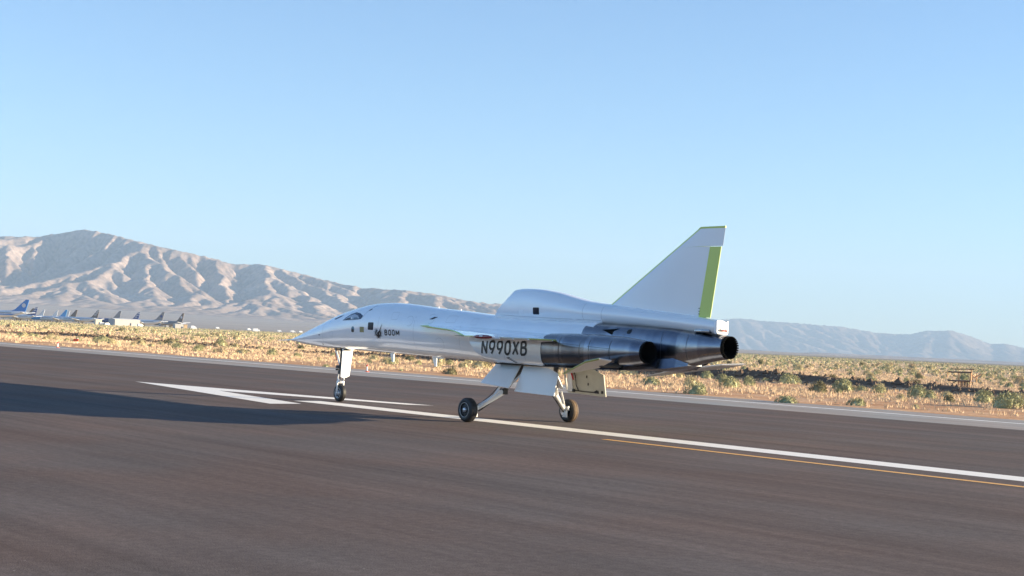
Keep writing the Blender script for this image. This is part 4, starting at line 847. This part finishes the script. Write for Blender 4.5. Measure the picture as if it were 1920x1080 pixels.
# dark rubble along the bank
cl = 7000; Dr = rg_.uniform(20, 300, cl); off = rg_.normal(0, 1, cl); cN = -82.5 - 4.0 * fbm(Dr / 60, 0 * Dr + .3, 2, 9) - np.clip((Dr - 90) / 100, 0, 1) * 3
hh = np.clip(0.55 + 0.9 * fbm(Dr / 22, 0 * Dr + 3.3, 3, 12), 0, 1.1); kp = rg_.random(cl) < np.clip(hh * 1.5, .05, 1); Dr, off, cN = Dr[kp], off[kp], cN[kp]; Nr = cN + .7 + off * 1.1
octa = np.array([(1, 0, 0), (-1, 0, 0), (0, 1, 0), (0, -1, 0), (0, 0, .8), (0, 0, -.6)]); of = np.array([(0, 2, 4), (2, 1, 4), (1, 3, 4), (3, 0, 4), (2, 0, 5), (1, 2, 5), (3, 1, 5), (0, 3, 5)])
sz = rg_.lognormal(-2.1, .5, len(Dr)); ctr = np.stack([Dr * dv[0] + Nr * nv[0], Dr * dv[1] + Nr * nv[1], ground_z(Dr, Nr) - .02], -1)
V = (ctr[:, None, :] + octa[None] * sz[:, None, None] * rg_.uniform(.6, 1.3, (len(Dr), 6, 1))).reshape(-1, 3)
Fr = (of[None] + 6 * np.arange(len(Dr))[:, None, None]).reshape(-1, 3)
tag(raw_mesh('rubble', V, Fr, mat("dark_rubble", (.15, .105, .075), .95, noise=(1.5, .4), spec=.1)), kind='stuff')

# ------------------------------------------------------------------ markers beside the runway
M_ORG = mat("orange_red_marker", (.80, .13, .06), .5); M_WOOD = mat("weathered_wood", (.62, .38, .21), .85, noise=(6, .25)); M_WOODD = mat("dark_grey_wood", (.12, .10, .09), .9, noise=(6, .25))
def zg(x, y): D, N = DN(x, y); return float(ground_z(np.array(D), np.array(N)))
p = px(142, 644); t = empty('marker_board', (*p, zg(*p)), R(-12), 'small orange-red board on short legs in the dry grass, far left', 'marker board')
MB().box((0, 0, .30), (.46, .06, .24)).build('panel', M_ORG, t, bevel=.008)
for s in (-.17, .17): MB().tube((s, 0, -.03), (s, 0, .2), .02, .02, 8).build('leg', M_STEEL, t)
MB().tube((.16, .02, .42), (.16, .02, .50), .04, .05, 10).build('lamp', M_WHITE2, t)
def edge_marker(a, b_, lab, s=1.0):
    p = px(a, b_); t = empty('edge_marker', (*p, -.004 if DN(*p)[1] > -49 else zg(*p)), 0, lab, 'edge marker', 'edge markers along the grey shoulder')
    mb = MB(); mb.lathe((0, 0, 0), (0, 0, 1), [(0, .12 * s), (.02 * s, .12 * s), (.03 * s, .06 * s), (.06 * s, .045 * s)], 16); mb.build('base', M_ORG, t)
    MB().tube((0, 0, .06 * s), (0, 0, .26 * s), .038 * s, .034 * s, 12).build('post', M_WHITE2, t)
    mb = MB(); mb.lathe((0, 0, .26 * s), (0, 0, 1), [(0, .055 * s), (.07 * s, .05 * s), (.10 * s, .0001)], 14); mb.build('cap', mat('red_cap', (.75, .03, .03), .4), t)
edge_marker(688, 697, 'little red-capped orange marker post on the grey shoulder behind the nose wheel', 1.1)
edge_marker(108, 652, 'little red-capped orange marker post on the grey shoulder at the far left', 1.25)

# ------------------------------------------------------------------ broken timber pen at the right
p = px(1808, 729); t = empty('timber_frame', (*p, zg(*p) - .05), R(0), 'ruined pen of weathered posts and dark rails in the brush at the right', 'timber frame')
U_ = p[1] / F_PX
def pt(a, b_, back=0.0): return ((a - 1808) * U_, back, (729 - b_ + (a - 1808) * .0458) * U_)
def post(a, b0, b1, w_=.10, back=0, M=M_WOOD, lean=0): MB().tube(pt(a, b0, back), pt(a + lean, b1, back), w_ / 2, w_ / 2 * .85, 7).build('post', M, t)
post(1797, 732, 697, .11); post(1817, 731, 708, .13, lean=1); post(1819.5, 712, 696, .11); post(1780, 706, 696, .10, .6); post(1776, 729, 712, .06, .6, M_WOODD); post(1830, 716, 690, .10, 1.2); post(1837.5, 716, 698, .10, .9); post(1827, 720, 706, .07, .5, M_WOODD)
def rail(a, b0, c, b1, M, w_=.09, back=0.0, nm='rail'): MB().tube(pt(a, b0, back), pt(c, b1, back), w_ / 2, w_ / 2, 7).build(nm, M, t)
rail(1777, 695, 1820, 696.5, M_WOODD, .12, -.05); rail(1789, 690, 1832, 691, M_WOODD, .07, .9); rail(1776, 711, 1818, 712.5, M_WOODD, .12, -.06); rail(1818, 712, 1830, 713, M_HUB, .06, .3)
rail(1819, 696.5, 1828, 706, M_WOOD, .09, .2, 'brace'); rail(1827, 706.5, 1839, 699.5, M_WOOD, .12, .1, 'brace'); rail(1784, 717, 1796, 711, M_WOODD, .06, .0, 'brace')
for k in range(9): MB().box(((1801 + k * 1.75 - 1808) * U_, .08, .33 + .02 * (k % 3)), (.05, .02, .72)).build('slat', M_WOODD if k % 3 else M_WOOD, t)

# ------------------------------------------------------------------ stored airliners, hangar and sheds beyond the scrub
def at(xp, Y): return (Y * (xp - 960) / F_PX * 1.0, Y)
M_FW = mat("airliner_white", (.62, .65, .70), .35, coat=.4); M_FBLU = mat("airliner_light_blue", (.05, .28, .62), .35, coat=.4); M_TBLU = mat("tail_blue", (.02, .17, .52), .35); M_NAVY = mat("tail_navy", (.03, .06, .22), .4)
M_TBR = mat("tail_brown_grey", (.17, .14, .12), .6); M_TGR = mat("tail_grey", (.24, .24, .25), .6); M_ENG = mat("engine_cowl", (.45, .46, .48), .4); M_EMB = mat("tail_emblem_pale", (.60, .60, .62), .5); M_WIN = mat("cabin_window_band", (.04, .05, .08), .3)
def airliner(xp, Y, L, hdg, ftail, fbody, label, emblem=None, band=None, wide=False):
    """xp = photo pixel column of the fin tip; hdg = degrees the nose points away from straight left"""
    a = R(180 - hdg); r = L * (.047 if wide else .053); t = empty('airliner', (0, 0, 0), a, label, 'airliner', 'stored airliners parked beyond the scrub')
    tip = Matrix.Rotation(a, 2) @ Vector((-.5 * L, 0)); X, Yy = at(xp, Y); t.location = (X - tip.x, Yy - tip.y, -.05)
    zc = r * 1.0 + L * .04 + .4; mb = MB(); rg = []
    for s, k, dz in ((.5, .05, -.25), (.485, .35, -.18), (.46, .62, -.1), (.42, .86, -.03), (.37, 1, 0), (.1, 1, 0), (-.18, 1, 0), (-.3, .86, .14), (-.4, .55, .42), (-.47, .25, .62), (-.5, .08, .70)):
        rg.append([(s * L, r * k * math.cos(q), zc + r * dz + r * k * math.sin(q)) for q in np.linspace(0, 2 * math.pi, 20, endpoint=False)])
    body = mb.rings(rg).build('fuselage', fbody, t, angle=60)
    for sg in (1, -1): MB().slab([(-.30 * L, sg * r * .99, zc + r * .22), (.42 * L, sg * r * .99, zc + r * .22), (.42 * L, sg * r * .99, zc + r * .36), (-.30 * L, sg * r * .99, zc + r * .36)], (0, 1, 0), .12).build('window_row', M_WIN, body)
    if band:
        for sg in (1, -1): MB().slab([(-.30 * L, sg * r * .98, zc - r * .35), (.44 * L, sg * r * .98, zc - r * .35), (.44 * L, sg * r * .98, zc - r * .05), (-.36 * L, sg * r * .98, zc + r * .0)], (0, 1, 0), .10).build('livery_band', band, body)
    th = L * .225 if not wide else L * .195; z0 = zc + r * .75
    P = [(-.25 * L, z0), (-.33 * L, z0 + th * .16), (-.475 * L, z0 + th * .86), (-.525 * L, z0 + th * .86), (-.475 * L, z0 - r * .1)]
    fn = MB().slab([(x, 0, z) for x, z in P], (0, 1, 0), L * .010).build('tail_fin', ftail, t)
    if emblem:
        c = (-.452 * L, z0 + th * .45)
        if emblem[0] == 'disc':
            for sg in (1, -1): MB().tube((c[0], sg * L * .005, c[1]), (c[0], sg * L * .0065, c[1]), L * .028, L * .028, 16).build('tail_emblem', emblem[1], fn)
        else:
            for k in range(3):
                f = .30 + .2 * k; xa = np.interp(f, [.14, .86], [-.34, -.475]) * L
                for sg in (1, -1): MB().slab([(xa - .01 * L, sg * L * .0058, z0 + th * f), (xa - .085 * L + .0 * L, sg * L * .0058, z0 + th * (f + .02)), (xa - .085 * L, sg * L * .0058, z0 + th * (f + .10)), (xa - .022 * L, sg * L * .0058, z0 + th * (f + .08))], (0, 1, 0), .08).build('tail_stripe', emblem[1], fn)
    for sg in (1, -1):
        MB().add([(.10 * L, sg * r * .6, zc - r * .55), (-.09 * L, sg * r * .6, zc - r * .55), (-.13 * L, sg * L * .46, zc + r * .35), (-.085 * L, sg * L * .46, zc + r * .40), (.10 * L, sg * r * .6, zc - r * .35), (-.09 * L, sg * r * .6, zc - r * .40), (-.13 * L, sg * L * .46, zc + r * .38), (-.085 * L, sg * L * .46, zc + r * .43)],
                 [(0, 1, 2, 3), (7, 6, 5, 4), (0, 4, 5, 1), (1, 5, 6, 2), (2, 6, 7, 3), (3, 7, 4, 0)]).build('wing', M_FW, t, smooth=False)
        MB().slab([(-.40 * L, sg * r * .3, zc + r * .4), (-.50 * L, sg * L * .19, zc + r * .65), (-.53 * L, sg * L * .19, zc + r * .65), (-.48 * L, sg * r * .3, zc + r * .4)], (0, 0, 1), .25).build('tailplane', M_FW, t)
        mb = MB(); mb.lathe((.02 * L, sg * L * .15, zc - r * .95), (1, 0, 0), [(-.05 * L, r * .22), (0, r * .48), (.05 * L, r * .50), (.065 * L, r * .42), (.05 * L, r * .36), (.03 * L, .001)], 16); mb.build('engine', M_ENG, t, angle=50)
        mb = MB(); mb.tube((-.03 * L, sg * L * .075, .1), (-.03 * L, sg * L * .075, zc - r * .5), .22, .22, 8); mb.tube((-.03 * L, sg * L * .075 - .5, .55), (-.03 * L, sg * L * .075 + .5, .55), .55, .55, 14); mb.build('landing_gear', M_RUB, t)
    mb = MB(); mb.tube((.38 * L, 0, .1), (.38 * L, 0, zc - r * .6), .15, .15, 8); mb.tube((.38 * L, -.25, .4), (.38 * L, .25, .4), .4, .4, 14); mb.build('landing_gear', M_RUB, t)
airliner(54, 1230, 62, 8, M_TBLU, M_FW, 'large airliner with bright blue tail and pale round emblem, leftmost of the row', ('disc', M_EMB), M_TBLU, True)
airliner(66, 1420, 38, 14, M_TBR, M_FW, 'airliner with plain brown tail just behind the navy-tailed one', None)
airliner(72, 1300, 38, 16, M_NAVY, M_FW, 'white airliner with navy tail and pale mark, right of the big blue tail', ('stripe', M_EMB))
airliner(86, 1600, 40, 20, M_FW, M_FW, 'pale airliner with white tail, leftmost of the white-tailed ones')
airliner(111, 1650, 40, 20, M_FW, M_FW, 'pale airliner with white tail rising behind the bright blue fuselage')
airliner(133, 1620, 40, 20, M_FW, M_FW, 'pale airliner with white tail, nearest the brown-grey tail')
airliner(128, 1330, 36, 12, M_FBLU, M_FBLU, 'airliner with bright sky-blue fuselage, low in the row')
bpy.context.view_layer.update()
airliner(147, 1300, 36, 14, M_TBR, M_FW, 'white airliner with plain brown-grey tail')
airliner(188, 1270, 38, 20, M_TBR, M_FW, 'airliner with brown tail striped in white beside the tan block', ('stripe', M_FW))
airliner(229, 1420, 42, 16, M_TGR, M_NAVY, 'dark airliner with grey tail behind the long hangar', None)
airliner(264, 1420, 40, 20, M_NAVY, M_FW, 'airliner whose navy tail has white stripes, above the hangar roof', ('stripe', M_FW))
airliner(310, 1270, 40, 10, M_TGR, M_FW, 'white airliner with dark bluish grey tail, right of the hangar', ('disc', M_NAVY))
airliner(347, 1290, 40, 34, M_TBR, M_TGR, 'grey airliner with brown tail and pale emblem, rightmost of the row', ('disc', M_EMB))

M_SHED = mat("corrugated_grey", (.40, .40, .40), .7, noise=(.4, .08)); M_CREAM = mat("cream_sheet", (.62, .56, .45), .7); M_ROOF = mat("pale_roof", (.62, .62, .60), .6); M_TANW = mat("sunlit_end_tan", (.55, .40, .24), .8)
def shed(name, xp, Y, Lx, Wy, H, rot, mw, mr_, label, cat, gable=.8, door=True):
    X, Yy = at(xp, Y); t = empty(name, (X, Yy, -.05), R(rot), label, cat)
    x, y = Lx / 2, Wy / 2
    MB().add([(-x, -y, 0), (x, -y, 0), (x, y, 0), (-x, y, 0), (-x, -y, H), (x, -y, H), (x, y, H), (-x, y, H), (-x, 0, H + gable), (x, 0, H + gable)], [(0, 1, 5, 4), (2, 3, 7, 6), (1, 2, 6, 9, 5), (3, 0, 4, 8, 7), (3, 2, 1, 0), (4, 5, 9, 8), (6, 7, 8, 9)]).build('wall', mw, t, smooth=False)
    MB().add([(-x - .3, -y - .3, H - .02), (x + .3, -y - .3, H - .02), (x + .3, 0, H + gable + .06), (-x - .3, 0, H + gable + .06), (x + .3, y + .3, H - .02), (-x - .3, y + .3, H - .02), (-x - .3, -y - .3, H + .2), (x + .3, -y - .3, H + .2), (x + .3, 0, H + gable + .28), (-x - .3, 0, H + gable + .28), (x + .3, y + .3, H + .2), (-x - .3, y + .3, H + .2)],
             [(0, 1, 2, 3), (3, 2, 4, 5), (9, 8, 7, 6), (11, 10, 8, 9), (0, 6, 7, 1), (5, 4, 10, 11), (1, 7, 8, 2), (2, 8, 10, 4), (0, 3, 9, 6), (3, 5, 11, 9)]).build('roof', mr_, t, smooth=False)
    if door:
        MB().box((x + .06, 0, H * .38), (.12, Wy * .45, H * .72)).build('sliding_door', mr_, t)
        MB().box((x * .25, -y - .06, H * .28), (1.2, .12, H * .5)).build('side_door', M_WIN, t)
shed('hangar', 237, 1180, 21, 13, 5.0, 38, M_SHED, M_ROOF, 'long pale hangar with grey side and sunlit cream end among the stored airliners', 'hangar')
shed('block_building', 188, 1200, 5, 5, 4.4, 30, M_CREAM, M_ROOF, 'small square cream building between the striped tail and the hangar', 'building', .2)
shed('shed', 341, 1180, 9, 6, 3.3, 30, M_SHED, M_ROOF, 'low grey shed with tan sunlit end below the rightmost airliner tail', 'shed', .3)
shed('shed_lit_end', 352, 1170, 2.6, 3, 3.2, 20, M_TANW, M_TANW, 'little orange-tan block added as the sunlit right end of the shed', 'shed end', .2, False)  # added block, the sunlit orange of the shed's end put into its colour
def truck(xp, Y, s, rot, lab, grp='white vehicles and trailers out on the plain', zoff=0):
    X, Yy = at(xp, Y); t = empty('box_truck', (X, Yy, zoff - .05), R(rot), lab, 'truck', grp)
    MB().box((-.6 * s, 0, 1.75 * s), (4.2 * s, 2.2 * s, 2.3 * s)).build('cargo_box', M_FW, t, bevel=.05); MB().box((2.3 * s, 0, 1.3 * s), (1.5 * s, 2.0 * s, 1.7 * s)).build('cab', M_FW, t, bevel=.15)
    MB().box((3.06 * s, 0, 1.65 * s), (.05 * s, 1.7 * s, .6 * s)).build('windscreen', M_WIN, t)
    for xx_ in (-1.6, 2.2):
        for sg in (1, -1): MB().tube((xx_ * s, sg * .85 * s, .42 * s), (xx_ * s, sg * 1.1 * s, .42 * s), .42 * s, .42 * s, 12).build('wheel', M_RUB, t)
for xp, Y, s, lab in ((267, 1150, .8, 'white box truck at the right corner of the long hangar'), (196, 1150, .75, 'white box truck left of the long hangar, nearer the cream building'), (205, 1150, .7, 'white box truck right beside the hangar left corner'), (367, 1160, .8, 'white box truck just right of the tan shed end'), (484, 1200, 1.0, 'lone tall white truck in the scrub left of the jet nose')):
    truck(xp, Y, s, 20 + xp % 30, lab)
for xp, Y, s, lab in ((319, 2500, 1.5, 'white truck on the plain above the grey-tailed airliner'), (366, 2500, 1.3, 'white truck on the plain right of the brown-tailed airliner'), (412, 2600, 1.2, 'small white truck on the plain, third from the left'), (471, 2600, 1.2, 'small white truck far out on the plain above the lone tall truck'), (528, 1900, 1.0, 'small white truck left of the jet nose, lower on the plain'), (553, 1900, 1.1, 'small white truck just above the jet nose tip'), (568, 2600, 1.1, 'tiny white truck farthest out above the jet nose')):
    truck(xp, Y, s, 15 + xp % 25, lab)
